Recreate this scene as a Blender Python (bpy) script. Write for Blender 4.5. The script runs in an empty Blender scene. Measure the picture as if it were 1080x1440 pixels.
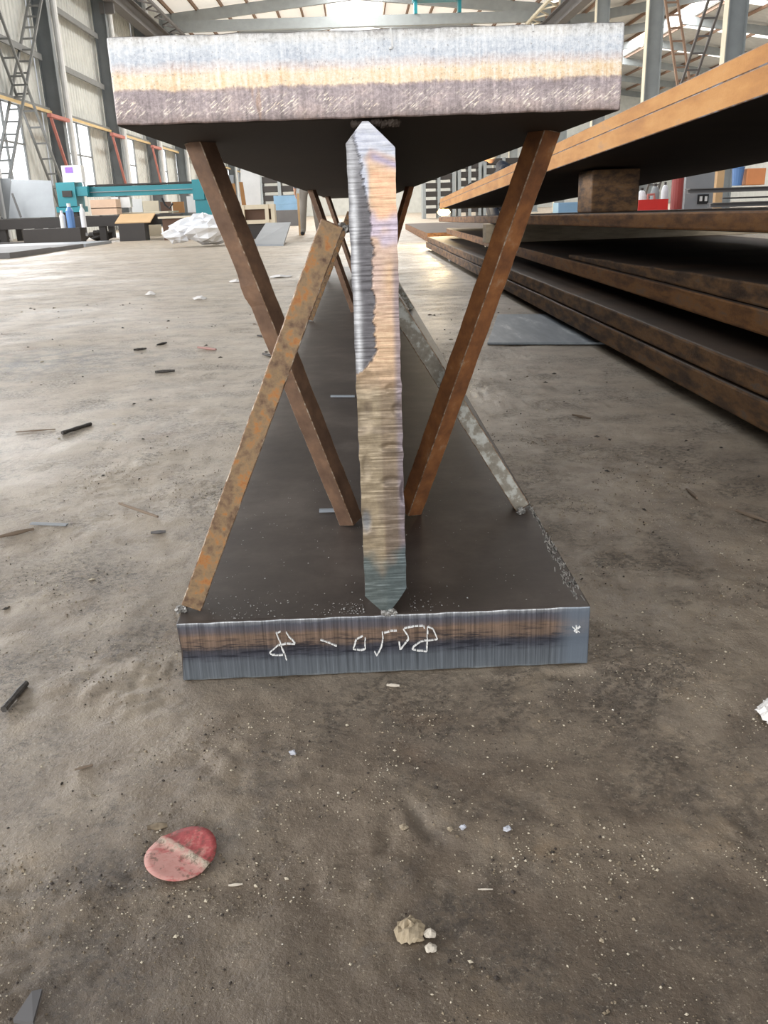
import bpy, math, random
import numpy as np
from mathutils import Vector, Matrix

random.seed(7)
rng = np.random.default_rng(11)
S = bpy.context.scene
COL = S.collection

# ------------------------------------------------------------------ camera, sky, lights, exposure
FPX = 1211.67
CAM = Vector((-0.0126, -0.8426, 0.4864))
R = Vector((0.99902782, -0.0304609, -0.03186777)).normalized()
U = Vector((0.04018687, 0.3320968, 0.94238884)).normalized()
FW = Vector((0.01812283, 0.94275333, -0.33299807)).normalized()
cd = bpy.data.cameras.new('camera')
cd.sensor_fit = 'VERTICAL'
cd.sensor_height = 36.0
cd.lens = 36.0 * FPX / 1440.0
cd.clip_start = 0.02
cd.clip_end = 400
cam = bpy.data.objects.new('camera', cd)
COL.objects.link(cam)
cam.matrix_world = Matrix(((R.x, U.x, -FW.x, CAM.x), (R.y, U.y, -FW.y, CAM.y), (R.z, U.z, -FW.z, CAM.z), (0, 0, 0, 1)))
S.camera = cam

W = bpy.data.worlds.new('overcast_sky')
S.world = W
W.use_nodes = True
W.node_tree.nodes['Background'].inputs[0].default_value = (0.93, 0.96, 1.0, 1)
W.node_tree.nodes['Background'].inputs[1].default_value = 0.5

def area(name, loc, rot, sx, sy, power, color=(1, 1, 1)):
    l = bpy.data.lights.new(name, 'AREA')
    l.shape = 'RECTANGLE'; l.size = sx; l.size_y = sy; l.energy = power; l.color = color
    o = bpy.data.objects.new(name, l); COL.objects.link(o)
    o.location = loc; o.rotation_euler = rot
    return o
# daylight falling through the roof lights of the hall
for ly in (27, 40, 53, 66):
    area('roof_light_day', (0.35, ly, 10.74), (0, 0, 0), 2.6, 12.0, 1000, (1, 0.98, 0.95))
area('side_bay_day', (21.45, 55, 11.6), (0, 0, 0), 1.8, 60.0, 4200, (1, 1, 1))
# daylight entering through the row of windows in the left wall
area('window_day', (-8.4, 18, 2.6), (0, math.radians(-90), 0), 2.0, 56.0, 2600, (1, 1, 1))
# area light added behind the camera, as if from an unseen hall door
area('rear_fill_light', (-1.0, -10.0, 3.05), (math.radians(90), 0, 0), 10.0, 6.0, 560, (1, 0.985, 0.96))

S.view_settings.view_transform = 'Standard'
S.view_settings.look = 'None'
S.view_settings.gamma = 1.0
S.view_settings.use_curve_mapping = False
S.view_settings.exposure = 0.25

# ------------------------------------------------------------------ helpers
def at(x, y, Y):
    """photograph pixel -> world point at depth plane Y"""
    d = FW + R * ((x - 540) / FPX) - U * ((y - 720) / FPX)
    return CAM + d * ((Y - CAM.y) / d.y)

def ground(x, y, z=0.0):
    d = FW + R * ((x - 540) / FPX) - U * ((y - 720) / FPX)
    return CAM + d * ((z - CAM.z) / d.z)

def lin(c):
    c = [v / 255.0 for v in c[:3]]
    return tuple(v / 12.92 if v <= 0.04045 else ((v + 0.055) / 1.055) ** 2.4 for v in c) + (1.0,)

class MB:
    """collects vertices and faces of ONE mesh"""
    def __init__(s): s.V = []; s.F = []; s.M = []
    def add(s, vs, fs, m=0):
        n = len(s.V); s.V += [tuple(v) for v in vs]
        s.F += [tuple(i + n for i in f) for f in fs]; s.M += [m] * len(fs)
        return s
    def box(s, x0, x1, y0, y1, z0, z1, m=0):
        v = [(x0, y0, z0), (x1, y0, z0), (x1, y1, z0), (x0, y1, z0), (x0, y0, z1), (x1, y0, z1), (x1, y1, z1), (x0, y1, z1)]
        return s.add(v, [(0, 3, 2, 1), (4, 5, 6, 7), (0, 1, 5, 4), (1, 2, 6, 5), (2, 3, 7, 6), (3, 0, 4, 7)], m)
    def bar(s, a, b, w, h, roll=0.0, m=0, ref=(0, -1, 0)):
        """rectangular bar from a to b; w across, h along the reference normal, rolled about its axis"""
        a = Vector(a); b = Vector(b); d = (b - a).normalized()
        n = Vector(ref); n = n - d * n.dot(d)
        if n.length < 1e-5: n = Vector((1, 0, 0)); n = n - d * n.dot(d)
        n.normalize(); t = d.cross(n)
        c, sn = math.cos(roll), math.sin(roll)
        n, t = n * c + t * sn, t * c - n * sn
        vs = []
        for q in (a, b):
            for i, j in ((-1, -1), (1, -1), (1, 1), (-1, 1)):
                vs.append(q + t * (i * w / 2) + n * (j * h / 2))
        return s.add(vs, [(3, 2, 1, 0), (4, 5, 6, 7), (0, 1, 5, 4), (1, 2, 6, 5), (2, 3, 7, 6), (3, 0, 4, 7)], m)
    def tube(s, pts, rad, n=8, m=0):
        pts = [Vector(p) for p in pts]
        rads = rad if isinstance(rad, (list, tuple)) else [rad] * len(pts)
        rings = []; up = None
        for i, p in enumerate(pts):
            d = (pts[min(i + 1, len(pts) - 1)] - pts[max(i - 1, 0)]).normalized()
            if up is None:
                up = Vector((0, 0, 1)) if abs(d.z) < 0.9 else Vector((1, 0, 0))
            u = (up - d * up.dot(d)).normalized(); v = d.cross(u); up = u
            rings.append([p + (u * math.cos(2 * math.pi * k / n) + v * math.sin(2 * math.pi * k / n)) * rads[i] for k in range(n)])
        vs = [q for r in rings for q in r]; fs = []
        for i in range(len(rings) - 1):
            for k in range(n):
                k2 = (k + 1) % n
                fs.append((i * n + k, i * n + k2, (i + 1) * n + k2, (i + 1) * n + k))
        fs.append(tuple(reversed(range(n)))); fs.append(tuple((len(rings) - 1) * n + k for k in range(n)))
        return s.add(vs, fs, m)
    def lathe(s, c, prof, n=16, m=0):
        c = Vector(c); vs = []; fs = []
        for r, z in prof:
            for k in range(n):
                a = 2 * math.pi * k / n
                vs.append((c.x + r * math.cos(a), c.y + r * math.sin(a), c.z + z))
        for i in range(len(prof) - 1):
            for k in range(n):
                k2 = (k + 1) % n
                fs.append((i * n + k, i * n + k2, (i + 1) * n + k2, (i + 1) * n + k))
        fs.append(tuple(reversed(range(n)))); fs.append(tuple((len(prof) - 1) * n + k for k in range(n)))
        return s.add(vs, fs, m)
    def blob(s, c, r, seed=0, jit=0.25, sq=(1, 1, 1), rings=5, n=8, m=0):
        rr = random.Random(seed); c = Vector(c); vs = [c + Vector((0, 0, -r * sq[2]))]; fs = []
        for i in range(1, rings):
            th = math.pi * i / rings
            for k in range(n):
                a = 2 * math.pi * k / n
                q = r * (1 + rr.uniform(-jit, jit))
                vs.append(c + Vector((q * sq[0] * math.sin(th) * math.cos(a), q * sq[1] * math.sin(th) * math.sin(a), -q * sq[2] * math.cos(th))))
        vs.append(c + Vector((0, 0, r * sq[2])))
        L = len(vs) - 1
        for k in range(n):
            k2 = (k + 1) % n
            fs.append((0, 1 + k2, 1 + k)); fs.append((L, L - n + k, L - n + k2))
            for i in range(rings - 2):
                a0 = 1 + i * n
                fs.append((a0 + k, a0 + k2, a0 + n + k2, a0 + n + k))
        return s.add(vs, fs, m)
    def build(s, name, mats, parent=None, smooth=False, origin=None, bevel=0.0):
        mats = mats if isinstance(mats, (list, tuple)) else [mats]
        V = np.array(s.V, dtype=float)
        if parent is not None: o0 = np.array(base_of(parent))
        elif origin is not None: o0 = np.array(origin, dtype=float)
        else:
            lo, hi = V.min(0), V.max(0); o0 = np.array([(lo[0] + hi[0]) / 2, (lo[1] + hi[1]) / 2, lo[2]])
        me = bpy.data.meshes.new(name)
        me.from_pydata((V - o0).tolist(), [], s.F)
        for mt in mats: me.materials.append(mt)
        if len(mats) > 1: me.polygons.foreach_set('material_index', s.M)
        if smooth: me.polygons.foreach_set('use_smooth', [True] * len(me.polygons))
        me.update()
        o = bpy.data.objects.new(name, me); COL.objects.link(o)
        o['_base'] = [float(v) for v in o0]
        if parent is not None: o.parent = parent
        else: o.location = o0
        if bevel:
            b = o.modifiers.new('edge', 'BEVEL'); b.width = bevel; b.segments = 2; b.limit_method = 'ANGLE'
        return o

def base_of(o):
    return list(o['_base'])

def tag(o, label=None, cat=None, group=None, kind=None):
    if label: o['label'] = label
    if cat: o['category'] = cat
    if group: o['group'] = group
    if kind: o['kind'] = kind
    return o

def empty(name, loc, label=None, cat=None, group=None, kind=None):
    o = bpy.data.objects.new(name, None); COL.objects.link(o)
    o.empty_display_size = 0.1
    o.location = loc; o['_base'] = [float(v) for v in loc]
    return tag(o, label, cat, group, kind)

# ------------------------------------------------------------------ materials
def nodes_of(name):
    m = bpy.data.materials.new(name); m.use_nodes = True
    nt = m.node_tree; return m, nt, nt.nodes['Principled BSDF']

def noise(nt, scale, detail=4, rough=0.6, vec=None, stretch=None):
    n = nt.nodes.new('ShaderNodeTexNoise'); n.inputs['Scale'].default_value = scale
    n.inputs['Detail'].default_value = detail; n.inputs['Roughness'].default_value = rough
    if vec is None:
        tc = nt.nodes.new('ShaderNodeTexCoord'); vec = tc.outputs['Object']
    if stretch:
        mp = nt.nodes.new('ShaderNodeMapping'); mp.inputs['Scale'].default_value = stretch
        nt.links.new(vec, mp.inputs['Vector']); vec = mp.outputs['Vector']
    nt.links.new(vec, n.inputs['Vector'])
    return n.outputs['Fac']

def ramp(nt, fac, stops, interp='LINEAR'):
    r = nt.nodes.new('ShaderNodeValToRGB'); r.color_ramp.interpolation = interp
    e = r.color_ramp.elements
    while len(e) < len(stops): e.new(0.5)
    for i, (p, c) in enumerate(stops):
        e[i].position = p; e[i].color = c if len(c) == 4 else lin(c)
    nt.links.new(fac, r.inputs['Fac']); return r.outputs['Color']

def mixc(nt, fac, a, b, mode='MIX'):
    n = nt.nodes.new('ShaderNodeMix'); n.data_type = 'RGBA'; n.blend_type = mode
    for sock, v in ((n.inputs[0], fac), (n.inputs[6], a), (n.inputs[7], b)):
        if isinstance(v, (int, float)): sock.default_value = v
        elif isinstance(v, tuple): sock.default_value = v
        else: nt.links.new(v, sock)
    return n.outputs[2]

def math_(nt, op, a, b=None, c=None):
    n = nt.nodes.new('ShaderNodeMath'); n.operation = op
    for i, v in enumerate((a, b, c)):
        if v is None: continue
        if isinstance(v, (int, float)): n.inputs[i].default_value = v
        else: nt.links.new(v, n.inputs[i])
    return n.outputs[0]

def bump(nt, bs, h, strength=0.3, dist=0.01):
    b = nt.nodes.new('ShaderNodeBump'); b.inputs['Strength'].default_value = strength; b.inputs['Distance'].default_value = dist
    nt.links.new(h, b.inputs['Height']); nt.links.new(b.outputs['Normal'], bs.inputs['Normal'])

def mottled(name, stops, scale=20, rough=0.6, metal=0.0, bmp=0.3, bdist=0.002, stretch=None, detail=6, spec=0.5, bscale=None):
    m, nt, bs = nodes_of(name)
    f = noise(nt, scale, detail, 0.65, stretch=stretch)
    nt.links.new(ramp(nt, f, stops), bs.inputs['Base Color'])
    bs.inputs['Roughness'].default_value = rough; bs.inputs['Metallic'].default_value = metal
    bs.inputs['Specular IOR Level'].default_value = spec
    if bmp: bump(nt, bs, noise(nt, bscale or scale * 3, 5, 0.7), bmp, bdist)
    return m

def plain(name, c, rough=0.5, metal=0.0, emit=0.0, ec=None, var=0.08):
    m, nt, bs = nodes_of(name)
    a = lin(c); lo = tuple(v * (1 - var) for v in a[:3]) + (1,); hi = tuple(min(1, v * (1 + var)) for v in a[:3]) + (1,)
    nt.links.new(ramp(nt, noise(nt, 3, 4), [(0.3, lo), (0.7, hi)]), bs.inputs['Base Color'])
    bs.inputs['Roughness'].default_value = rough; bs.inputs['Metallic'].default_value = metal
    if emit:
        bs.inputs['Emission Color'].default_value = lin(ec or c); bs.inputs['Emission Strength'].default_value = emit
    return m

def banded(name, z0, z1, stops, wob, wstretch, rough, metal, streak=0.35, sstretch=(220, 1, 6), bmp=0.25, extra=None):
    """bands of heat tint across a flame-cut edge, running along z with a wavering border"""
    m, nt, bs = nodes_of(name)
    tc = nt.nodes.new('ShaderNodeTexCoord'); sp = nt.nodes.new('ShaderNodeSeparateXYZ')
    nt.links.new(tc.outputs['Object'], sp.inputs[0])
    z = math_(nt, 'DIVIDE', math_(nt, 'SUBTRACT', sp.outputs['Z'], z0), z1 - z0)
    w1 = noise(nt, 1, 5, 0.6, tc.outputs['Object'], wstretch)
    w2 = noise(nt, 1, 3, 0.6, tc.outputs['Object'], (300, 1, 120))
    zz = math_(nt, 'ADD', z, math_(nt, 'MULTIPLY', math_(nt, 'SUBTRACT', w1, 0.5), wob))
    zz = math_(nt, 'ADD', zz, math_(nt, 'MULTIPLY', math_(nt, 'SUBTRACT', w2, 0.5), wob * 0.5))
    c = ramp(nt, zz, stops)
    st = noise(nt, 1, 4, 0.65, tc.outputs['Object'], sstretch)
    c = mixc(nt, streak, c, ramp(nt, st, [(0.3, (60, 60, 60)), (0.5, (188, 188, 188)), (0.72, (255, 255, 255))]), 'OVERLAY')
    if extra: c = extra(nt, tc, sp, z, c)
    nt.links.new(c, bs.inputs['Base Color'])
    bs.inputs['Roughness'].default_value = rough; bs.inputs['Metallic'].default_value = metal
    h = math_(nt, 'ADD', math_(nt, 'MULTIPLY', st, 0.6), noise(nt, 1, 4, 0.7, tc.outputs['Object'], (500, 1, 300)))
    bump(nt, bs, h, bmp, 0.001)
    return m

def top_extra(nt, tc, sp, z, c):
    # bright grinding scratches in the lower band, a few rust runs
    mp = nt.nodes.new('ShaderNodeMapping'); mp.inputs['Rotation'].default_value = (0, math.radians(38), 0)
    nt.links.new(tc.outputs['Object'], mp.inputs['Vector'])
    d = noise(nt, 1, 3, 0.6, mp.outputs['Vector'], (120, 1, 700))
    big = noise(nt, 1, 2, 0.5, tc.outputs['Object'], (40, 1, 60))
    band = ramp(nt, z, [(0.05, (0, 0, 0)), (0.13, (255, 255, 255)), (0.26, (255, 255, 255)), (0.36, (0, 0, 0))])
    f = math_(nt, 'MULTIPLY', ramp(nt, d, [(0.52, (0, 0, 0)), (0.62, (255, 255, 255))]), ramp(nt, big, [(0.42, (0, 0, 0)), (0.6, (255, 255, 255))]))
    f = math_(nt, 'MULTIPLY', f, band)
    c = mixc(nt, f, c, lin((250, 238, 222)))
    ru = noise(nt, 1, 3, 0.6, tc.outputs['Object'], (45, 1, 8))
    f2 = math_(nt, 'MULTIPLY', ramp(nt, ru, [(0.66, (0, 0, 0)), (0.72, (255, 255, 255))]), 0.55)
    c = mixc(nt, f2, c, lin((176, 128, 72)))
    gr = noise(nt, 1, 5, 0.8, tc.outputs['Object'], (260, 1, 320))
    c = mixc(nt, 0.45, c, ramp(nt, gr, [(0.34, (84, 84, 84)), (0.5, (188, 188, 188)), (0.66, (250, 250, 250))]), 'OVERLAY')
    mo = noise(nt, 1, 4, 0.7, tc.outputs['Object'], (22, 1, 45))
    c = mixc(nt, 0.35, c, ramp(nt, mo, [(0.34, (120, 112, 110)), (0.5, (188, 188, 188)), (0.66, (235, 226, 214))]), 'OVERLAY')
    sp2 = noise(nt, 1, 2, 0.5, tc.outputs['Object'], (420, 1, 420))
    f3 = math_(nt, 'MULTIPLY', ramp(nt, sp2, [(0.64, (0, 0, 0)), (0.7, (255, 255, 255))]), 0.5)
    return mixc(nt, f3, c, lin((110, 98, 96)))

M = {}
M['top_cut'] = banded('cut_edge_upper', 0.5617, 0.6327, [
    (0.00, (112, 96, 90)), (0.05, (140, 126, 124)), (0.16, (166, 152, 152)), (0.36, (162, 149, 151)), (0.39, (176, 158, 152)),
    (0.415, (230, 209, 180)), (0.54, (234, 216, 190)), (0.62, (218, 208, 204)), (0.71, (203, 208, 215)), (0.85, (209, 213, 218)), (0.91, (214, 214, 213)), (1.0, (186, 184, 182))],
    0.16, (30, 1, 30), 0.42, 0.2, 0.34, (260, 1, 18), 0.35, top_extra)

def bot_extra(nt, tc, sp, z, c):
    wv = noise(nt, 1, 5, 0.65, tc.outputs['Object'], (28, 1, 260))
    band = ramp(nt, z, [(0.3, (0, 0, 0)), (0.40, (255, 255, 255)), (0.6, (255, 255, 255)), (0.8, (60, 60, 60))])
    f = math_(nt, 'MULTIPLY', ramp(nt, wv, [(0.5, (0, 0, 0)), (0.58, (255, 255, 255))]), band)
    c = mixc(nt, math_(nt, 'MULTIPLY', f, 0.8), c, lin((38, 40, 50)))
    e = ramp(nt, sp.outputs['X'], [(0.0, (0, 0, 0)), (0.185, (0, 0, 0)), (0.205, (255, 255, 255))])
    return mixc(nt, math_(nt, 'MULTIPLY', e, 0.75), c, lin((122, 134, 148)))
M['bot_cut'] = banded('cut_edge_lower', 0.0, 0.0709, [
    (0.0, (150, 156, 160)), (0.04, (110, 117, 124)), (0.3, (102, 108, 116)), (0.42, (72, 74, 84)), (0.50, (76, 74, 80)), (0.57, (124, 106, 94)),
    (0.74, (136, 114, 98)), (0.82, (104, 97, 100)), (0.92, (94, 96, 106)), (0.97, (140, 143, 148)), (1.0, (170, 172, 174))],
    0.13, (22, 1, 40), 0.4, 0.45, 0.55, (300, 1, 6), 0.3, bot_extra)
M['scale'] = mottled('mill_scale', [(0.3, (62, 54, 49)), (0.5, (78, 69, 63)), (0.7, (100, 91, 84))], 7, 0.5, 0.1, 0.2, 0.001, bscale=120)
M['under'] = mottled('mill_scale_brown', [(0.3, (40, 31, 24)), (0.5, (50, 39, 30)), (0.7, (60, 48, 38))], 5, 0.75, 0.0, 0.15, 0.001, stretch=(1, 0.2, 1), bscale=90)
M['bar_rust'] = mottled('bar_rust', [(0.3, (92, 70, 54)), (0.41, (128, 102, 78)), (0.48, (142, 118, 88)), (0.54, (152, 122, 88)), (0.6, (170, 118, 68)), (0.68, (158, 102, 60)), (0.76, (150, 134, 110))], 75, 0.65, 0.1, 0.5, 0.001, bscale=400)
M['bar_brown'] = mottled('bar_brown', [(0.28, (90, 68, 54)), (0.5, (116, 90, 72)), (0.62, (132, 102, 80)), (0.76, (146, 122, 104))], 26, 0.6, 0.1, 0.4, 0.001, bscale=300)
M['bar_orange'] = mottled('bar_orange', [(0.3, (108, 72, 50)), (0.5, (142, 94, 60)), (0.62, (162, 108, 66)), (0.72, (176, 140, 108)), (0.8, (190, 178, 166))], 30, 0.6, 0.1, 0.4, 0.001, bscale=300)
M['bar_grey'] = mottled('bar_grey', [(0.35, (132, 126, 114)), (0.5, (152, 146, 134)), (0.56, (186, 186, 178)), (0.7, (202, 203, 198))], 60, 0.6, 0.2, 0.6, 0.001, bscale=300)
M['worn'] = mottled('worn_edge', [(0.35, (104, 78, 58)), (0.5, (150, 122, 98)), (0.65, (196, 182, 164))], 160, 0.5, 0.3, 0.3, 0.001)
M['weld'] = mottled('weld_metal', [(0.3, (110, 108, 104)), (0.6, (190, 188, 184)), (0.8, (226, 224, 220))], 160, 0.35, 0.6, 0.6, 0.001)
M['chalk'] = plain('white_chalk', (232, 232, 230), 0.9)
M['plate_edge'] = mottled('plate_rust', [(0.32, (88, 60, 40)), (0.45, (124, 86, 54)), (0.56, (152, 106, 62)), (0.68, (128, 104, 84))], 13, 0.7, 0.05, 0.4, 0.002, stretch=(1, 0.5, 2.2), bscale=120)
M['plate_bright'] = mottled('plate_rust_bright', [(0.3, (170, 114, 60)), (0.5, (196, 138, 74)), (0.62, (206, 150, 86)), (0.78, (168, 134, 108))], 6, 0.7, 0.05, 0.3, 0.002, stretch=(1, 0.5, 2), bscale=120)
M['plate_dark'] = mottled('plate_rust_dark', [(0.33, (66, 50, 40)), (0.45, (98, 76, 58)), (0.54, (126, 94, 64)), (0.6, (138, 104, 70)), (0.7, (116, 102, 92))], 16, 0.75, 0.05, 0.7, 0.003, stretch=(1, 0.5, 2), bscale=90)
M['plate_top'] = mottled('plate_top_scale', [(0.3, (62, 52, 45)), (0.55, (82, 66, 54)), (0.75, (104, 80, 60))], 4, 0.65, 0.15, 0.2, 0.001, bscale=90)
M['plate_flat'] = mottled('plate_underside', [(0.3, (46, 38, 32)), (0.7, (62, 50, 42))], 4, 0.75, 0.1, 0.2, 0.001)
M['flake'] = mottled('flaking_scale', [(0.4, (120, 88, 60)), (0.52, (136, 110, 90)), (0.6, (150, 150, 158))], 25, 0.5, 0.2, 0.3, 0.001)
M['timber'] = mottled('pale_timber', [(0.3, (186, 168, 140)), (0.5, (212, 194, 166)), (0.7, (226, 210, 184))], 8, 0.8, 0, 0.3, 0.002, stretch=(1, 6, 6))
M['silver'] = mottled('galvanised_sheet', [(0.3, (138, 146, 154)), (0.48, (152, 160, 168)), (0.58, (166, 174, 180)), (0.66, (206, 210, 212))], 5, 0.5, 0.1, 0.1, 0.001, stretch=(2.4, 0.5, 1))

# concrete floor with dirt
def floor_material():
    m, nt, bs = nodes_of('dirty_concrete')
    tc = nt.nodes.new('ShaderNodeTexCoord'); v = tc.outputs['Object']
    sp = nt.nodes.new('ShaderNodeSeparateXYZ'); nt.links.new(v, sp.inputs[0])
    n1 = noise(nt, 1.3, 8, 0.62, v); n2 = noise(nt, 9, 8, 0.7, v); n3 = noise(nt, 60, 5, 0.7, v)
    concrete = ramp(nt, n2, [(0.3, (154, 140, 123)), (0.5, (177, 163, 145)), (0.7, (190, 178, 160))])
    soil_shade = ramp(nt, n2, [(0.3, (86, 74, 61)), (0.44, (110, 96, 81)), (0.56, (128, 114, 97)), (0.7, (144, 124, 100))])
    # trodden dirt plus shade put into the colour, stronger nearby and rightward
    dist = math_(nt, 'ADD', math_(nt, 'MULTIPLY', sp.outputs['Y'], -0.55), math_(nt, 'MULTIPLY', sp.outputs['X'], 0.35))
    f = math_(nt, 'ADD', math_(nt, 'ADD', dist, 0.62), math_(nt, 'MULTIPLY', math_(nt, 'SUBTRACT', n1, 0.5), 1.6))
    f = ramp(nt, f, [(0.0, (0, 0, 0)), (1.0, (255, 255, 255))])
    c = mixc(nt, f, concrete, soil_shade)
    # floor colour turns darker towards the very front, with a ragged border
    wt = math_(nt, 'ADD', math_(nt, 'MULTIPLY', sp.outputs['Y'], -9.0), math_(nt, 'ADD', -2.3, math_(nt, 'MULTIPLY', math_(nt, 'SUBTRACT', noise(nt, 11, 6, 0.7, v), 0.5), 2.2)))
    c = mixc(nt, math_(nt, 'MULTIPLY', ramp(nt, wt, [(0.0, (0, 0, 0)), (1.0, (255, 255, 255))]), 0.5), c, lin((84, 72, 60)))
    # dark greasy patches and cinder stains
    st = noise(nt, 2.6, 6, 0.7, v, (1.0, 0.8, 1))
    c = mixc(nt, math_(nt, 'MULTIPLY', ramp(nt, st, [(0.56, (0, 0, 0)), (0.72, (255, 255, 255))]), 0.45), c, lin((96, 92, 88)))
    gr = noise(nt, 34, 6, 0.8, v)
    c = mixc(nt, math_(nt, 'MULTIPLY', ramp(nt, gr, [(0.55, (0, 0, 0)), (0.66, (255, 255, 255))]), 0.5), c, lin((78, 69, 58)))
    c = mixc(nt, math_(nt, 'MULTIPLY', ramp(nt, n3, [(0.66, (0, 0, 0)), (0.74, (255, 255, 255))]), 0.3), c, lin((190, 180, 160)))
    cr = noise(nt, 110, 6, 0.85, v); cm = noise(nt, 5.5, 5, 0.7, v)
    crust = math_(nt, 'MULTIPLY', ramp(nt, cr, [(0.47, (0, 0, 0)), (0.56, (255, 255, 255))]), ramp(nt, cm, [(0.46, (0, 0, 0)), (0.6, (255, 255, 255))]))
    c = mixc(nt, math_(nt, 'MULTIPLY', crust, 0.72), c, lin((62, 54, 46)))
    pk = noise(nt, 330, 3, 0.8, v)
    c = mixc(nt, math_(nt, 'MULTIPLY', ramp(nt, pk, [(0.6, (0, 0, 0)), (0.68, (255, 255, 255))]), 0.45), c, lin((204, 192, 170)))
    rs = noise(nt, 3.2, 3, 0.6, v)
    c = mixc(nt, math_(nt, 'MULTIPLY', ramp(nt, rs, [(0.62, (0, 0, 0)), (0.78, (255, 255, 255))]), 0.35), c, lin((146, 108, 72)))
    # cinder stain left of the beam
    dx = math_(nt, 'DIVIDE', math_(nt, 'SUBTRACT', sp.outputs['X'], -1.15), 0.55); dy = math_(nt, 'DIVIDE', math_(nt, 'SUBTRACT', sp.outputs['Y'], 2.3), 0.45)
    rr = math_(nt, 'ADD', math_(nt, 'MULTIPLY', dx, dx), math_(nt, 'MULTIPLY', dy, dy))
    g = math_(nt, 'MULTIPLY', ramp(nt, rr, [(0.0, (255, 255, 255)), (1.0, (0, 0, 0))]), ramp(nt, noise(nt, 14, 6, 0.7, v), [(0.42, (0, 0, 0)), (0.6, (255, 255, 255))]))
    c = mixc(nt, math_(nt, 'MULTIPLY', g, 0.75), c, lin((96, 97, 96)))
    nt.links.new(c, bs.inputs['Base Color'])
    nt.links.new(ramp(nt, n1, [(0.3, (150, 150, 150)), (0.7, (205, 205, 205))]), bs.inputs['Roughness'])
    h = math_(nt, 'ADD', math_(nt, 'ADD', math_(nt, 'ADD', math_(nt, 'MULTIPLY', n2, 1.0), math_(nt, 'MULTIPLY', crust, -0.12)), math_(nt, 'MULTIPLY', n3, 0.35)), math_(nt, 'MULTIPLY', noise(nt, 260, 4, 0.7, v), 0.2))
    bump(nt, bs, h, 0.7, 0.007)
    return m
M['floor'] = floor_material()

M['sheet'] = plain('wall_sheet', (214, 216, 212), 0.6)
M['girt'] = plain('grey_girt', (128, 130, 130), 0.6)
M['col_dark'] = plain('column_grey', (112, 118, 122), 0.5)
M['col_lit'] = plain('cream_lacing_lit_column', (214, 206, 184), 0.5)  # cream of the lacing; on the columns it carries their lit side
M['pipe'] = plain('white_downpipe', (226, 228, 228), 0.4)
M['pane'] = plain('daylit_pane', (245, 248, 250), 0.5, 0, 1.6, (245, 250, 255))
M['roof'] = plain('roof_sheet', (206, 204, 198), 0.7)
M['roof_r'] = plain('roof_sheet_grey', (206, 208, 208), 0.7)
M['skyl'] = plain('roof_light_panel', (250, 250, 246), 0.5, 0, 1.5, (255, 254, 248))
M['skyl_soft'] = plain('roof_light_panel_dusty', (225, 222, 214), 0.5, 0, 0.5, (240, 234, 224))
M['steelpaint'] = plain('grey_painted_steel', (150, 156, 158), 0.5)
M['rustsec'] = plain('primer_brown_steel', (140, 112, 92), 0.6)
M['yellow'] = plain('yellow_strip', (216, 188, 136), 0.5)
M['redp'] = plain('faded_red_paint', (186, 118, 108), 0.6)
M['teal'] = plain('teal_machine_paint', (38, 138, 150), 0.4)
M['dark'] = plain('dark_steel', (58, 54, 52), 0.6)
M['darkgrey'] = plain('grey_steel', (104, 102, 102), 0.6)
M['white'] = plain('white_paint', (228, 228, 226), 0.5)
M['grey'] = plain('light_grey_sheet', (144, 148, 152), 0.5)
M['card'] = plain('cardboard', (206, 172, 130), 0.8)
M['cardpink'] = plain('cardboard_faded', (222, 190, 164), 0.8)
M['wood'] = plain('brown_board', (156, 112, 66), 0.7)
M['cream'] = plain('cream_timber', (220, 208, 184), 0.7)
M['brownsteel'] = plain('rust_brown_section', (96, 72, 58), 0.7)
M['blue'] = plain('blue_sheet', (130, 166, 196), 0.5)
M['blue2'] = plain('blue_plastic', (96, 136, 190), 0.4)
M['red'] = plain('red_machine', (204, 44, 38), 0.4)
M['redpole'] = plain('red_brown_pole', (150, 62, 58), 0.5)
M['orange'] = plain('orange_plastic', (230, 150, 96), 0.5)
M['black'] = plain('black_rubber', (26, 26, 28), 0.6)
M['screen'] = plain('violet_screen', (110, 70, 200), 0.3, 0, 0.9, (120, 80, 220))
M['plastic'] = plain('white_plastic_film', (236, 238, 242), 0.35)
M['rag'] = plain('white_rag', (236, 232, 228), 0.8)
M['skin'] = plain('skin', (196, 150, 122), 0.6)
M['hair'] = plain('black_hair', (30, 26, 24), 0.7)
M['trouser'] = plain('grey_trousers', (136, 130, 122), 0.8)
M['shirt'] = plain('blue_grey_work_jacket', (92, 100, 112), 0.8)
M['navy'] = plain('navy_overalls', (42, 48, 62), 0.8)
M['cap'] = plain('white_welding_hood', (232, 228, 218), 0.8)
M['flame'] = plain('torch_flame', (255, 214, 130), 0.5, 0, 9, (255, 214, 130))
M['slag'] = mottled('electrode_stub', [(0.3, (52, 50, 50)), (0.55, (84, 80, 76)), (0.75, (120, 112, 104))], 150, 0.6, 0.3, 0.6, 0.001)
M['stone'] = mottled('grit', [(0.3, (120, 106, 88)), (0.5, (160, 146, 124)), (0.7, (206, 196, 176))], 300, 0.8, 0, 0.3, 0.0005)
M['grit'] = mottled('fine_grit', [(0.3, (92, 80, 66)), (0.5, (128, 114, 94)), (0.62, (160, 146, 124)), (0.76, (226, 220, 206))], 90, 0.8, 0, 0, detail=1)
M['grit_pale'] = plain('pale_grain', (192, 181, 160), 0.8)
M['grit_dark'] = plain('dark_grain', (58, 50, 44), 0.8)
M['paper'] = mottled('brown_paper', [(0.3, (150, 134, 110)), (0.6, (178, 162, 136))], 40, 0.8, 0, 0.3, 0.001)
M['twig'] = plain('dry_splinter', (128, 112, 96), 0.8)
M['pale'] = plain('pale_splinter', (206, 196, 180), 0.7)
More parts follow.
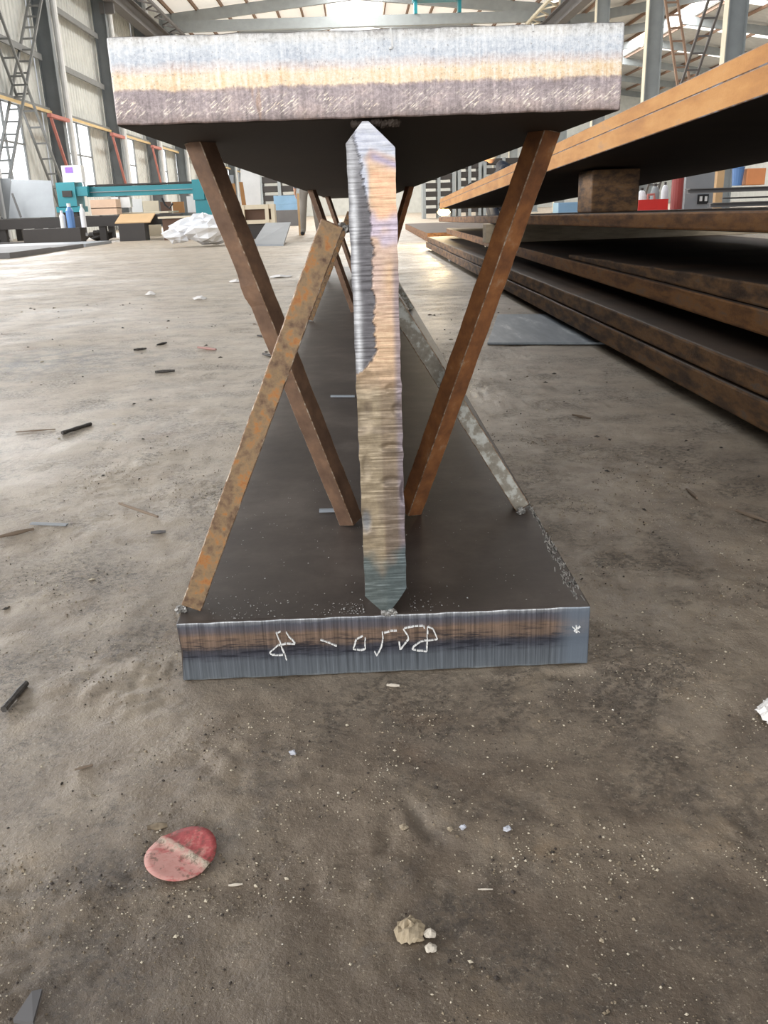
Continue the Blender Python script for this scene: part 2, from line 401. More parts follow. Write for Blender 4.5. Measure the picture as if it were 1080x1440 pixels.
M['pinkscrap'] = plain('pink_scrap', (172, 134, 126), 0.7)
M['bluegrey'] = plain('bluish_chip', (184, 186, 194), 0.5)

# ------------------------------------------------------------------ floor
def vnoise(x, y, cell, seed):
    r = np.random.default_rng(seed); n = 256; g = r.random((n, n))
    fx, fy = x / cell + 1000, y / cell + 1000
    i, j = np.floor(fx).astype(int), np.floor(fy).astype(int); u, v = fx - i, fy - j
    u = u * u * (3 - 2 * u); v = v * v * (3 - 2 * v)
    a = g[i % n, j % n]; b = g[(i + 1) % n, j % n]; c = g[i % n, (j + 1) % n]; d = g[(i + 1) % n, (j + 1) % n]
    return (a * (1 - u) + b * u) * (1 - v) + (c * (1 - u) + d * u) * v

def floor_height(x, y):
    h = (vnoise(x, y, 0.11, 1) - 0.5) * 0.005 + (vnoise(x, y, 0.04, 2) - 0.5) * 0.003
    m = vnoise(x, y, 0.16, 5)
    h = h + np.clip(m - 0.62, 0, 1) * 0.012 * (vnoise(x, y, 0.014, 3))
    h = h + (vnoise(x, y, 0.022, 4) - 0.5) * 0.0022 * (0.4 + vnoise(x, y, 0.09, 7))
    crumb = np.clip(vnoise(x, y, 0.13, 8) - 0.48, 0, 1) * 2
    h = h + crumb * (vnoise(x, y, 0.0095, 9) - 0.5) * 0.004
    # scrape hollows
    for cx, cy, ang, L, w, dep in ((0.018, -0.245, 1.9, 0.022, 0.006, 0.006), (-0.01, -0.27, 1.3, 0.014, 0.006, 0.004), (0.19, -0.02, 0.1, 0.05, 0.008, 0.003)):
        u = (x - cx) * math.cos(ang) + (y - cy) * math.sin(ang); v = -(x - cx) * math.sin(ang) + (y - cy) * math.cos(ang)
        h = h - dep * np.exp(-(u / L) ** 2 - (v / w) ** 2) + dep * 0.5 * np.exp(-(u / L) ** 2 - ((v - w * 1.7) / w) ** 2)
    # crumbly edge of a wheel track running across the near floor
    tr = np.exp(-((y + 0.302 - 0.03 * x + 0.02 * (vnoise(x, y * 0, 0.09, 61) - 0.5)) / 0.016) ** 2) * (0.35 + 0.65 * vnoise(x, y, 0.07, 62))
    h = h + tr * ((vnoise(x, y, 0.011, 63) - 0.35) * 0.007 + 0.0012)
    fade = np.clip((1.6 - np.abs(x)) / 0.8, 0, 1) * np.clip((3.2 - y) / 1.6, 0, 1)
    h = h * fade - 0.001
    under = (np.abs(x) < 0.245) & (y > -0.02)
    h = np.where(under, np.minimum(h, -0.0005), h)
    far = (x > 0.6) | (y > 2.2)
    return np.where(far, np.minimum(h, 0), h)

def floor_z(x, y):
    return float(floor_height(np.array([x], float), np.array([y], float))[0])

xs = np.concatenate([[-14, -10, -7, -5, -3.5, -2.4, -1.8], np.arange(-1.4, -0.62, 0.03), np.arange(-0.62, 0.62, 0.005), np.arange(0.62, 1.4, 0.03), [1.8, 2.5, 4, 7, 11, 18, 33]])
ys = np.concatenate([[-6, -3, -1.5, -0.9], np.arange(-0.76, 0.3, 0.005), np.arange(0.3, 0.9, 0.009), np.arange(0.9, 3.2, 0.03), [3.6, 4.5, 6, 9, 14, 22, 35, 60, 100]])
gx, gy = np.meshgrid(xs, ys)
gz = floor_height(gx, gy)
nx = len(xs); b = MB()
b.V = np.stack([gx.ravel(), gy.ravel(), gz.ravel()], 1).tolist()
idx = np.arange(len(xs) * len(ys)).reshape(len(ys), len(xs))
b.F = np.stack([idx[:-1, :-1], idx[:-1, 1:], idx[1:, 1:], idx[1:, :-1]], -1).reshape(-1, 4).tolist()
b.M = [0] * len(b.F)
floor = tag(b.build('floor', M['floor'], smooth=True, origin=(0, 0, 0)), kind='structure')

# ------------------------------------------------------------------ hall: left wall, columns, windows
XW = -9.3
COLY = [15.1, 21.6, 28.1, 34.8, 41.3, 47.8, 54.3, 60.8, 67.3, 73.8]
def corrugated(x, y0, y1, z0, z1, pitch=0.3, dep=0.035):
    m = MB(); ys_ = []
    y = y0
    while y < y1 - 1e-6:
        for dy, dx in ((0, 0), (0.38, 0), (0.5, dep), (0.88, dep)):
            if y + dy * pitch < y1: ys_.append((y + dy * pitch, dx))
        y += pitch
    ys_.append((y1, 0))
    vs = []; fs = []
    for i, (yy, dx) in enumerate(ys_):
        vs += [(x + dx, yy, z0), (x + dx, yy, z1)]
        if i: fs.append((2 * i - 2, 2 * i, 2 * i + 1, 2 * i - 1))
    return m.add(vs, fs)

wall = empty('wall_left', (XW, 12, 0), kind='structure')
# dado under the windows, sheet over them, piers beside each column
corrugated(XW - 0.1, 8, 80, 0, 1.45).build('lower_sheet', M['sheet'], wall)
for i, cy in enumerate(COLY[:-1]):
    y0, y1 = cy, COLY[i + 1]
    corrugated(XW - 0.1, y0 + 0.05, y1 - 0.05, 3.5, 10.0).build('upper_sheet', M['sheet'], wall)
    corrugated(XW - 0.1, y0 + 0.05, y0 + 0.45, 1.45, 3.5).build('pier_sheet', M['sheet'], wall)
    corrugated(XW - 0.1, y1 - 2.0, y1 - 0.05, 1.45, 3.5).build('pier_sheet', M['sheet'], wall)
    for gz_ in (5.0, 6.66, 8.32):
        g_ = MB().box(XW + 0.0, XW + 0.18, y0 + 0.2, y1 - 0.2, gz_ - 0.03, gz_ + 0.08)
        g_.box(XW + 0.18, XW + 0.2, y0 + 0.2, y1 - 0.2, gz_ - 0.1, gz_ + 0.075)
        g_.build('girt', M['girt'], wall)
    hd = MB().box(XW, XW + 0.22, y0 + 0.2, y1 - 0.2, 3.5, 3.62)
    hd.build('window_header', M['girt'], wall)
    MB().box(XW + 0.22, XW + 0.26, y0 + 0.2, y1 - 0.2, 3.46, 3.54).build('header_strip', M['yellow'], wall)
def h_column(x, y, h, parent, fl=0.28, web=0.42, lit=None, side=1):
    c = MB().box(x - web / 2, x + web / 2, y - 0.012, y + 0.012, 0, h)
    c.box(x - web / 2 - 0.02, x - web / 2, y - fl / 2, y + fl / 2, 0, h)
    c.box(x + web / 2, x + web / 2 + 0.02, y - fl / 2, y + fl / 2, 0, h)
    c.box(x - web / 2 - 0.06, x + web / 2 + 0.06, y - fl / 2 - 0.05, y + fl / 2 + 0.05, 0, 0.03)
    return c.build('column', lit or M['col_dark'], parent)
for cy in COLY:
    h_column(XW + 0.3, cy, 9.85, wall)
    MB().tube([(XW + 0.52, cy + 0.55, 0.0), (XW + 0.52, cy + 0.55, 9.8)], 0.1, 10).build('downpipe', M['pipe'], wall)
wn = 0
for i, cy in enumerate(COLY[:-1]):
    y0, y1 = cy + 0.45, COLY[i + 1] - 2.0
    wn += 1
    w = empty('window_%d' % wn, (XW - 0.1, (y0 + y1) / 2, 1.45), kind='structure')
    n = 3
    for k in range(n):
        a = y0 + (y1 - y0) * k / n; c_ = y0 + (y1 - y0) * (k + 1) / n
        MB().box(XW - 0.125, XW - 0.115, a + 0.03, c_ - 0.03, 1.5, 3.5).build('pane', M['pane'], w)
    f = MB()
    for k in range(n + 1):
        a = y0 + (y1 - y0) * k / n
        f.box(XW - 0.13, XW - 0.06, a - 0.03, a + 0.03, 1.45, 3.55)
    f.box(XW - 0.13, XW - 0.06, y0, y1, 1.45, 1.5); f.box(XW - 0.13, XW - 0.06, y0, y1, 3.5, 3.55); f.box(XW - 0.128, XW - 0.07, y0, y1, 2.48, 2.53)
    f.build('window_frame', M['girt'], w)

# laced cross bracing between the columns (left), V bracing (right)
def laced(a, b, gap_axis, gap, rung, name, parent, mat):
    a = Vector(a); b = Vector(b); g_ = Vector(gap_axis) * (gap / 2)
    m = MB(); m.bar(a - g_, b - g_, 0.06, 0.06); m.bar(a + g_, b + g_, 0.06, 0.06)
    L = (b - a).length; k = rung * 0.5
    while k < L:
        p = a + (b - a) * (k / L); m.bar(p - g_, p + g_, 0.045, 0.045); k += rung
    return m.build(name, mat, parent)
br = wall
laced((-9.0, 22.0, 8.3), (-9.0, 27.7, 0.85), (1, 0, 0), 0.36, 0.5, 'cross_brace', br, M['girt'])
laced((-9.0, 22.0, 0.45), (-9.0, 27.8, 6.5), (1, 0, 0), 0.36, 0.46, 'cross_brace', br, M['girt'])
for cy in (28.1, 34.8, 41.3):
    m = MB().bar((-8.72, cy - 1.5, 3.3), (-8.72, cy + 0.2, 3.3), 0.1, 0.12).bar((-8.72, cy - 1.4, 3.25), (-8.72, cy - 0.25, 1.5), 0.07, 0.07)
    m.build('jib_bracket', M['redp'], br)
tr = MB().box(-8.75, -8.35, 12, 76, 7.75, 7.8).box(-8.75, -8.35, 12, 76, 8.35, 8.4).box(-8.57, -8.53, 12, 76, 7.8, 8.35)
tr.box(-8.6, -8.5, 12, 76, 8.4, 8.5)
for cy in COLY: tr.box(-8.95, -8.45, cy - 0.1, cy + 0.1, 7.4, 7.75)
k = 12
while k < 75:
    tr.bar((-8.2, k, 8.38), (-7.7, k + 0.8, 8.38), 0.05, 0.05).bar((-7.7, k + 0.8, 8.38), (-8.2, k + 1.6, 8.38), 0.05, 0.05); k += 1.6
tr.box(-7.75, -7.65, 12, 76, 8.3, 8.4)
tag(tr.build('trim_1', M['darkgrey']), kind='structure')

# right side: open row of columns with a runway
XR = 9.7
right = empty('trim_2', (XR, 12, 0), kind='structure')
for i, cy in enumerate([16.9, 23.4, 29.85, 36.3, 42.8, 49.3, 55.8, 62.3]):
    h_column(XR, cy, 9.8, right, 0.3, 0.45, M['steelpaint'])
    MB().box(XR - 0.262, XR - 0.246, cy - 0.15, cy + 0.15, 0.03, 9.75).build('column_lit_face', M['col_lit'], right)  # lit left side of the column, put into the colour as a cream facing
laced((XR, 29.5, 7.75), (XR, 24.7, 0.4), (1, 0, 0), 0.37, 0.46, 'cross_brace', right, M['rustsec'])
laced((XR, 23.7, 6.7), (XR, 29.2, 0.5), (1, 0, 0), 0.37, 0.5, 'cross_brace', right, M['darkgrey'])
m = MB().box(9.0, 9.4, 12, 76, 7.75, 7.8).box(9.0, 9.4, 12, 76, 8.35, 8.4).box(9.18, 9.22, 12, 76, 7.8, 8.35).box(9.15, 9.25, 12, 76, 8.4, 8.5)
m.build('runway_girder', M['darkgrey'], right)
m = MB(); k = 12
while k < 75:
    m.bar((8.9, k, 8.38), (8.3, k + 0.9, 8.38), 0.06, 0.06).bar((8.3, k + 0.9, 8.38), (8.9, k + 1.8, 8.38), 0.06, 0.06); k += 1.8
m.box(8.25, 8.35, 12, 76, 8.3, 8.42)
m.build('runway_lacing', M['col_lit'], right)

# roofs
def gable(name, xl, xr, zl, zridge, y0, y1, frames, matr, skm, sk_every, ridge_w, purl=1.5):
    root = empty(name, ((xl + xr) / 2, y0, zl), kind='structure')
    xm = (xl + xr) / 2
    for sgn, xe in ((-1, xl), (1, xr)):
        L = abs(xe - xm)
        def zz(d): return zl + (zridge - zl) * (1 - d / L)
        # sheets between frames, alternate strips of them roof lights
        for i in range(len(frames) - 1):
            a, c_ = frames[i], frames[i + 1]
            ny = 4
            for k in range(ny):
                ya, yb = a + (c_ - a) * k / ny, a + (c_ - a) * (k + 1) / ny
                d0 = ridge_w / 2
                lit = (k % sk_every == 1 % sk_every)
                m = MB()
                pts = [(xm + sgn * d0, ya, zz(d0)), (xm + sgn * L, ya, zz(L)), (xm + sgn * L, yb, zz(L)), (xm + sgn * d0, yb, zz(d0))]
                th = 0.06
                up = [(p[0], p[1], p[2] + th) for p in pts]
                m.add(pts + up, [(0, 1, 2, 3), (7, 6, 5, 4), (0, 4, 5, 1), (1, 5, 6, 2), (2, 6, 7, 3), (3, 7, 4, 0)])
                m.build('roof_light' if lit else 'roof_sheet', skm if lit else matr, root)
        d = ridge_w / 2 + 0.1
        while d < L:
            MB().box(xm + sgn * d - 0.045, xm + sgn * d + 0.045, y0, y1, zz(d) - 0.2, zz(d) - 0.02).build('purlin', M['rustsec'], root)
            d += purl
        for fy in frames:
            m = MB(); m.bar((xm, fy, zz(0) - 0.42), (xm + sgn * L, fy, zz(L) - 0.42), 0.22, 0.5, 0, 0, (0, 0, 1))
            m.build('rafter', M['steelpaint'], root)
    m = MB().add([(xm - ridge_w / 2, y0, zridge - 0.05), (xm + ridge_w / 2, y0, zridge - 0.05), (xm + ridge_w / 2, y1, zridge - 0.05), (xm - ridge_w / 2, y1, zridge - 0.05),
                  (xm, y0, zridge + 0.3), (xm, y1, zridge + 0.3)], [(0, 3, 5, 4), (1, 4, 5, 2), (0, 4, 1), (3, 2, 5)])
    m.build('ridge_light', M['skyl'], root)
    return root
FR = [21.6, 28.1, 34.8, 41.3, 47.8, 54.3, 60.8, 67.3, 74.3]
gable('ceiling', -9.4, 10.1, 9.95, 10.9, 21.6, 74.3, FR, M['roof'], M['skyl_soft'], 1, 3.0, 1.25)
FR2 = [22 + 8 * i for i in range(10)]
gable('ceiling_side_bay', 10.3, 33, 10.2, 11.8, 22, 94, FR2, M['roof_r'], M['skyl'], 4, 2.0, 2.4)
tag(MB().box(33, 33.2, 12, 94, 0, 10.3).build('wall_right', M['sheet']), kind='structure')
tag(MB().box(9.9, 33, 94, 94.2, 0, 11.8).build('wall_side_bay', M['sheet']), kind='structure')
wb = tag(MB().box(-9.4, 10.0, 74.4, 74.6, 0, 9.9).build('wall_back', M['sheet']), kind='structure')

# overhead travelling crane far down the hall
cr = empty('bridge_crane', (0, 45, 8.4), 'overhead crane bridge with a green hoist below the far roof', 'crane')
MB().box(-8.6, 9.2, 44.7, 45.0, 8.5, 8.95).build('bridge_girder', M['steelpaint'], cr)
m = MB().box(3.0, 5.3, 44.4, 45.3, 9.5, 10.0).box(3.2, 3.7, 44.3, 45.4, 10.0, 10.15).box(3.05, 3.2, 44.6, 45.1, 8.952, 9.5).box(5.1, 5.25, 44.6, 45.1, 8.952, 9.5)
m.build('hoist', M['teal'], cr)

# ------------------------------------------------------------------ the welded beam
TB, H, TT = 0.0709, 0.6327, 0.071
ZT = H - TT
LEN = 6.0
beam = empty('steel_beam', (0, 0, 0), 'welded steel I-beam of two thick plates and an upright web, braced by diagonal bars', 'steel beam')
def flange(name, z0, z1, xo, mats, left_curve=0.0):
    m = MB(); n = 40
    # end faces subdivided so that the cut edge is slightly uneven
    def edge(y, k): return 0.0012 * math.sin(k * 1.7) + 0.0008 * math.sin(k * 3.1 + 1)
    X = [-0.225 + 0.45 * i / n + xo for i in range(n + 1)]; N = n + 1; zm = (z0 + z1) / 2
    def jag(i, k): return 0.0003 * math.sin(i * 2.3 + k) + 0.0003 * math.sin(i * 5.1 + 2 * k)
    vs = [(x, 0.0, z0 + jag(i, 1) + 0.0004) for i, x in enumerate(X)]
    vs += [((x + left_curve) if i == 0 else x, 0.0, zm) for i, x in enumerate(X)]
    vs += [(x, 0.0, z1 + jag(i, 4) - 0.0004) for i, x in enumerate(X)]
    vs += [(x, 0.005, z0) for x in X] + [(x, 0.005, z1) for x in X]
    q = len(vs); xl, xr = X[0], X[-1]
    vs += [(xl, LEN, z0), (xr, LEN, z0), (xr, LEN, z1), (xl, LEN, z1)]
    fs = []; ms = []
    for i in range(n):
        fs += [(i, i + 1, N + i + 1, N + i), (N + i, N + i + 1, 2 * N + i + 1, 2 * N + i)]; ms += [1, 1]
        fs.append((2 * N + i, 2 * N + i + 1, 4 * N + i + 1, 4 * N + i)); ms.append(0)
        fs.append((i + 1, i, 3 * N + i, 3 * N + i + 1)); ms.append(2)
    fs.append(tuple([4 * N + i for i in range(N)] + [q + 2, q + 3])); ms.append(0)
    fs.append(tuple([3 * N + i for i in range(n, -1, -1)] + [q, q + 1])); ms.append(2)
    fs += [(0, N, 2 * N, 4 * N, q + 3, q, 3 * N), (n, 3 * N + n, q + 1, q + 2, 4 * N + n, 2 * N + n, N + n), (q, q + 3, q + 2, q + 1)]; ms += [3, 3, 3]
    m.V = vs; m.F = fs; m.M = ms
    return m.build(name, mats, beam, bevel=0.0016)
top_flange = flange('top_flange', ZT, H, 0.003, [M['scale'], M['top_cut'], M['under'], M['scale']])
bottom_flange = flange('bottom_flange', 0.0, TB, 0.0, [M['scale'], M['bot_cut'], M['scale'], M['scale']], 0.004)

# web: front face is a fine grid, torn and gouged like the flame cut in the photograph
def web_material():
    m, nt, bs = nodes_of('web_cut_face')
    tc = nt.nodes.new('ShaderNodeTexCoord'); v = tc.outputs['Object']
    a = nt.nodes.new('ShaderNodeAttribute'); a.attribute_name = 'tint'
    st = noise(nt, 1, 4, 0.65, v, (14, 1, 520)); sp = noise(nt, 1, 4, 0.7, v, (160, 1, 220))
    c = mixc(nt, 0.32, a.outputs['Color'], ramp(nt, st, [(0.3, (100, 100, 100)), (0.5, (188, 188, 188)), (0.7, (240, 240, 240))]), 'OVERLAY')
    c = mixc(nt, 0.25, c, ramp(nt, sp, [(0.3, (110, 110, 110)), (0.5, (188, 188, 188)), (0.7, (240, 240, 240))]), 'OVERLAY')
    nt.links.new(c, bs.inputs['Base Color'])
    bs.inputs['Metallic'].default_value = 0.3; bs.inputs['Roughness'].default_value = 0.4
    bump(nt, bs, math_(nt, 'ADD', st, math_(nt, 'MULTIPLY', sp, 0.5)), 0.3, 0.001)
    return m
M['web_cut'] = web_material()
def build_web():
    cx, hw = 0.0027, 0.0222
    NX, NZ = 36, 300
    zb, zt = TB + 0.002, ZT - 0.002
    shL_t, shR_t, shL_b, shR_b = 0.5415, 0.5375, 0.094, 0.101
    fs_ = np.linspace(0, 1, NX + 1); zs_ = np.linspace(zb, zt, NZ + 1)
    fx, fz = np.meshgrid(fs_, zs_)
    def side(z, lo, hi):
        w = np.ones_like(z)
        w = np.where(z < lo, 0.12 + 0.88 * (z - zb) / (lo - zb), w); w = np.where(z > hi, 0.10 + 0.90 * (zt - z) / (zt - hi), w); return w
    wl = hw * side(zs_, shL_b, shL_t); wr = hw * side(zs_, shR_b, shR_t)
    wob = (vnoise(zs_, zs_ * 0, 0.01, 21) - 0.5) * 0.0012
    # apex lies left of centre at the top
    off = np.where(zs_ > 0.538, -0.004 * (zs_ - 0.538) / (zt - 0.538), 0)
    X = cx + off[:, None] + np.where(fx < 0.5, -(wl + wob)[:, None] * (1 - 2 * fx), (wr + wob)[:, None] * (2 * fx - 1))
    Y = np.zeros_like(X)
    fr = (X - cx) / (2 * hw) + 0.5                       # 0 = left edge, 1 = right edge
    nz = (vnoise(fz * 1.0, fr * 0.02, 0.006, 31) - 0.5) + 0.7 * (vnoise(fz, fr * 0.02, 0.0022, 33) - 0.5)
    bz = np.interp(fz, [0.333, 0.342, 0.355, 0.38, 0.44, 0.475, 0.49, 0.505, 0.53, 0.55], [0.05, 0.36, 0.50, 0.47, 0.47, 0.48, 0.46, 0.34, 0.28, 0.2])
    rec = np.clip(((bz + nz * 0.09) - fr) / 0.035, 0, 1) * (fz > 0.334) * (fz < 0.552)
    Y += 0.0028 * rec
    dents = [(0.2, 0.322, 0.22, 0.012, .0014), (0.8, 0.318, 0.14, 0.004, .0016), (0.16, 0.290, 0.18, 0.013, .0020), (0.9, 0.296, 0.12, 0.006, .0016), (0.74, 0.258, 0.22, 0.004, .0022), (0.16, 0.238, 0.10, 0.012, .0014), (0.72, 0.222, 0.22, 0.005, .0022), (1.0, 0.21, 0.08, 0.012, .003), (0.06, 0.18, 0.14, 0.012, .003)]
    for a, z, sa, sz, d in dents:
        r2 = ((fr - a) / sa) ** 2 + ((fz - z) / sz) ** 2
        Y += d * np.exp(-r2 ** 2) - 0.5 * d * np.exp(-((fr - a) / sa) ** 2 - ((fz - z + sz * 1.25) / (sz * 0.5)) ** 2)
    Y += (vnoise(fr * 0.012, fz, 0.005, 41) - 0.5) * 0.0006 * (0.3 + 0.7 * (fz < 0.34)) + (vnoise(fr * 0.004, fz, 0.0017, 42) - 0.5) * 0.0004
    # heat tint colours
    def C(*c): return np.array(lin(c)[:3])
    n1 = vnoise(fr * 0.05, fz, 0.012, 51); n2 = vnoise(fr * 0.06, fz, 0.03, 52)
    def mix(a, b, t): return a + (b - a) * t[..., None]
    sm = lambda a, b, x: np.clip((x - a) / (b - a), 0, 1) ** 2 * (3 - 2 * np.clip((x - a) / (b - a), 0, 1))
    T = np.zeros(X.shape + (3,)) + C(206, 174, 142)                                        # peach
    T = mix(T, C(186, 166, 170), np.clip((n2 - 0.45) * 1.6, 0, 0.8) * sm(0.36, 0.46, fz))
    T = mix(T, C(188, 178, 200), sm(0.452, 0.466, fz + (n1 - .5) * .02) * (1 - sm(0.475, 0.49, fz)) * 0.8)   # lilac
    T = mix(T, C(226, 184, 150), sm(0.47, 0.485, fz + (n1 - .5) * .01) * sm(0.5, 0.64, fr + (n1 - .5) * .2 + (fz - 0.5) * 3) * (1 - sm(0.514, 0.523, fz)))    # orange
    T = mix(T, C(140, 150, 205), np.exp(-((fz - 0.526 + (fr - 0.8) * 0.016) / 0.0035) ** 2) * sm(0.4, 0.6, fr) * 0.55)  # blue fringe
    T = mix(T, C(190, 193, 204), sm(0.528, 0.535, fz + (fr - 0.8) * 0.016))
    T = mix(T, C(188, 191, 203), (1 - sm(0.42, 0.54, fr + (n1 - .5) * .22 + (fz - 0.51) * 2.0)) * sm(0.475, 0.5, fz))
    T = mix(T, C(142, 125, 104), 1 - sm(0.30, 0.35, fz + (n1 - .5) * .03))                    # bronze
    T = mix(T, C(166, 151, 126), (1 - sm(0.48, 0.56, fr)) * (1 - sm(0.3, 0.35, fz)) * 0.7)
    T = mix(T, C(118, 104, 92), sm(0.5, 0.6, fr) * (1 - sm(0.2, 0.26, fz + (n1 - .5) * .04)) * 0.8)
    T = mix(T, C(132, 122, 132), sm(0.8, 0.95, fr) * (1 - sm(0.42, 0.46, fz)) * 0.8)          # greyed right margin
    T = mix(T, C(122, 108, 96), np.clip((n1 - 0.6) * 2, 0, 0.4) * (1 - sm(0.3, 0.36, fz)))
    tl = np.clip(1 - sm(0.115, 0.14, fz + (n1 - .5) * .02 - 0.02 * np.abs(fr - 0.42) * 2), 0, 1)
    T = mix(T, C(88, 102, 104), tl * 0.9)                                                 # bluish foot
    for a, z, sa, sz, d in dents[2:4] + dents[5:8]:
        T = mix(T, C(104, 94, 88), np.exp(-(((fr - a) / sa) ** 2 + ((fz - z) / sz) ** 2) ** 2) * 0.18)
    T = mix(T, C(110, 116, 124), np.exp(-(((fr - 0.1) / 0.12) ** 2 + ((fz - 0.18) / 0.012) ** 2) ** 2) * 0.8)
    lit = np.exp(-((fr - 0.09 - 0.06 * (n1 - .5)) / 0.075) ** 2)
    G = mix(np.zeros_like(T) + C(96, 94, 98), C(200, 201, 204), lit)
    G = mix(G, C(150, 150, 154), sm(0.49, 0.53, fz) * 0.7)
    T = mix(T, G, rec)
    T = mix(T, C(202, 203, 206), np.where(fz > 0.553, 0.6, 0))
    m = MB(); V = np.stack([X, Y, fz], -1).reshape(-1, 3)
    m.V = V.tolist(); I = np.arange(len(V)).reshape(NZ + 1, NX + 1)
    m.F = [tuple(q) for q in np.stack([I[:-1, :-1], I[:-1, 1:], I[1:, 1:], I[1:, :-1]], -1).reshape(-1, 4).tolist()]; m.M = [0] * len(m.F)
    rim = list(I[0, :]) + list(I[1:, -1]) + list(I[-1, -2::-1]) + list(I[-2:0:-1, 0])
    n0 = len(m.V)
    for i in rim: m.V.append((V[i][0], LEN, V[i][2]))
    L = len(rim)
    for k in range(L):
        k2 = (k + 1) % L
        m.F.append((int(rim[k2]), int(rim[k]), n0 + k, n0 + k2)); m.M.append(1)
    m.F.append(tuple(n0 + k for k in range(L - 1, -1, -1))); m.M.append(1)
    o = m.build('web', [M['web_cut'], M['scale']], beam)
    at_ = o.data.color_attributes.new('tint', 'FLOAT_COLOR', 'POINT')
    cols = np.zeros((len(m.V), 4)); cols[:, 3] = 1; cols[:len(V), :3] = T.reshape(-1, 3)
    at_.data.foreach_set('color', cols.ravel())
    m2 = MB()
    for k in range(9): m2.blob((0.006 + 0.0016 * (k - 4) + random.uniform(-.001, .001), -0.001 + random.uniform(-.001, .002), TB + 0.003 + random.uniform(-.001, .001)), 0.0032, k, 0.3)
    m2.build('weld_bead', M['weld'], o)
    m2 = MB()
    for k in range(14): m2.blob((-0.012 + 0.003 * k + random.uniform(-.001, .001), 0.006 + random.uniform(-.001, .002), ZT - 0.004 + random.uniform(-.001, .001)), 0.0035, 30 + k, 0.3)
    m2.build('weld_bead', M['under'], o)
    return o
web = build_web()

def brace(a, b, s, roll, mat, dent=None, weld=None, lab=None):
    """flame-cut square bar, with slightly wavering edges"""
    a = Vector(a); b = Vector(b); d = (b - a); L = d.length; d.normalize()
    n = Vector((0, -1, 0)); n = (n - d * n.dot(d)).normalized(); t = d.cross(n)
    c, sn = math.cos(roll), math.sin(roll); n, t = n * c + t * sn, t * c - n * sn
    N = 40; m = MB(); r = random.Random(int(a.x * 1e4) + int(b.y * 1e3))
    for i in range(N + 1):
        p = a + (b - a) * (i / N)
        for (u, v) in ((-1, -1), (1, -1), (1, 1), (-1, 1)):
            q = s / 2 * (1 + r.uniform(-0.025, 0.025))
            if dent and abs(i / N - dent) < 0.03 and u == -1: q *= 1.16
            m.V.append(tuple(p + t * (u * q) + n * (v * q)))
    for i in range(N):
        for k in range(4):
            k2 = (k + 1) % 4
            m.F.append((4 * i + k, 4 * i + k2, 4 * i + 4 + k2, 4 * i + 4 + k))
    m.F += [(3, 2, 1, 0), (4 * N, 4 * N + 1, 4 * N + 2, 4 * N + 3)]; m.M = [0] * len(m.F)
    o = m.build('brace', mat, beam, bevel=0.0011)
    o.data.materials.append(M['worn']); o.modifiers['edge'].material = 1
    if lab: o['label'] = lab
    for w in weld or []:
        mw = MB()
        for k in range(5): mw.blob((w[0] + random.uniform(-.006, .006), w[1] + random.uniform(-.004, .004), w[2] + random.uniform(-.002, .003)), 0.0036, 70 + k, 0.35)
        mw.build('weld_bead', M['weld'], o)
    return o
R35 = math.radians(35)
b1a, b1b = (-0.2115, 0.032, 0.078), (-0.036, 0.034, 0.474)
b2a, b2b = (-0.037, 0.287, 0.076), (-0.187, 0.216, 0.566)
b3a, b3b = (0.047, 0.32, 0.076), (0.205, 0.214, 0.566)
b4a, b4b = (0.209, 0.325, 0.074), (0.033, 0.36, 0.365)
for k, dy in enumerate((0.0, 2.6, 4.6)):
    o = Vector((0, dy, 0))
    f = k == 0
    brace(Vector(b1a) + o, Vector(b1b) + o, 0.0225, 0.0, M['bar_rust'], None, [(-0.222, 0.03, 0.073), (-0.026, 0.028, 0.468)] if f else None, 'rust-speckled square bar' if f else None)
    brace(Vector(b2a) + o, Vector(b2b) + o, 0.0245, -R35, M['bar_brown'], 0.66 if f else None, None, 'brown square bar with a nick in its edge' if f else None)
    brace(Vector(b3a) + o, Vector(b3b) + o, 0.0255, R35, M['bar_orange'], None, None, 'orange-brown square bar' if f else None)
    brace(Vector(b4a) + o, Vector(b4b) + o, 0.0215, 0.0, M['bar_grey'], None, [(0.205, 0.305, 0.073), (0.029, 0.352, 0.362)] if f else None, 'grey bar with flaking pale scale' if f else None)

# chalk figures on the lower end face
def px(zx, zy, ox): return (ox + 0.287 * zx, 820 + 0.287 * zy)
strokes = [[px(*p, 230) for p in s] for s in (
    [(553, 240), (568, 280), (582, 320), (594, 345), (605, 378)], [(572, 236), (556, 244)], [(600, 240), (612, 258), (628, 275), (645, 298), (600, 295), (560, 305), (520, 340), (530, 352), (565, 352), (590, 350)],
    [(768, 278), (805, 290), (850, 308)], [(975, 258), (945, 275), (928, 322), (965, 328), (988, 322), (987, 265)], [(1072, 240), (1074, 275), (1068, 312), (1045, 355), (1032, 330)])]
strokes += [[px(*p, 540) for p in s] for s in (
    [(0, 243), (30, 235), (65, 232)], [(95, 225), (115, 255), (120, 275), (80, 325), (75, 285)], [(100, 222), (150, 210), (193, 207)], [(195, 207), (198, 222)],
    [(212, 215), (212, 270), (210, 335), (140, 325), (145, 310), (180, 285), (215, 280), (262, 275), (240, 225), (212, 212)], [(925, 215), (960, 240)], [(960, 212), (930, 238)], [(943, 208), (944, 246)])]
m = MB()
for s in strokes:
    w = [at(x, y, -0.0012) for x, y in s]
    for i in range(len(w) - 1):
        a, b_ = w[i], w[i + 1]; L = (b_ - a).length; n = max(1, int(L / 0.0035))
        for k in range(n):
            p, q = a.lerp(b_, k / n), a.lerp(b_, (k + 0.86) / n)
            j = Vector((random.uniform(-.0003, .0003), 0, random.uniform(-.0003, .0003)))
            m.bar(p + j, q + j, random.uniform(0.0009, 0.0017), 0.0024)
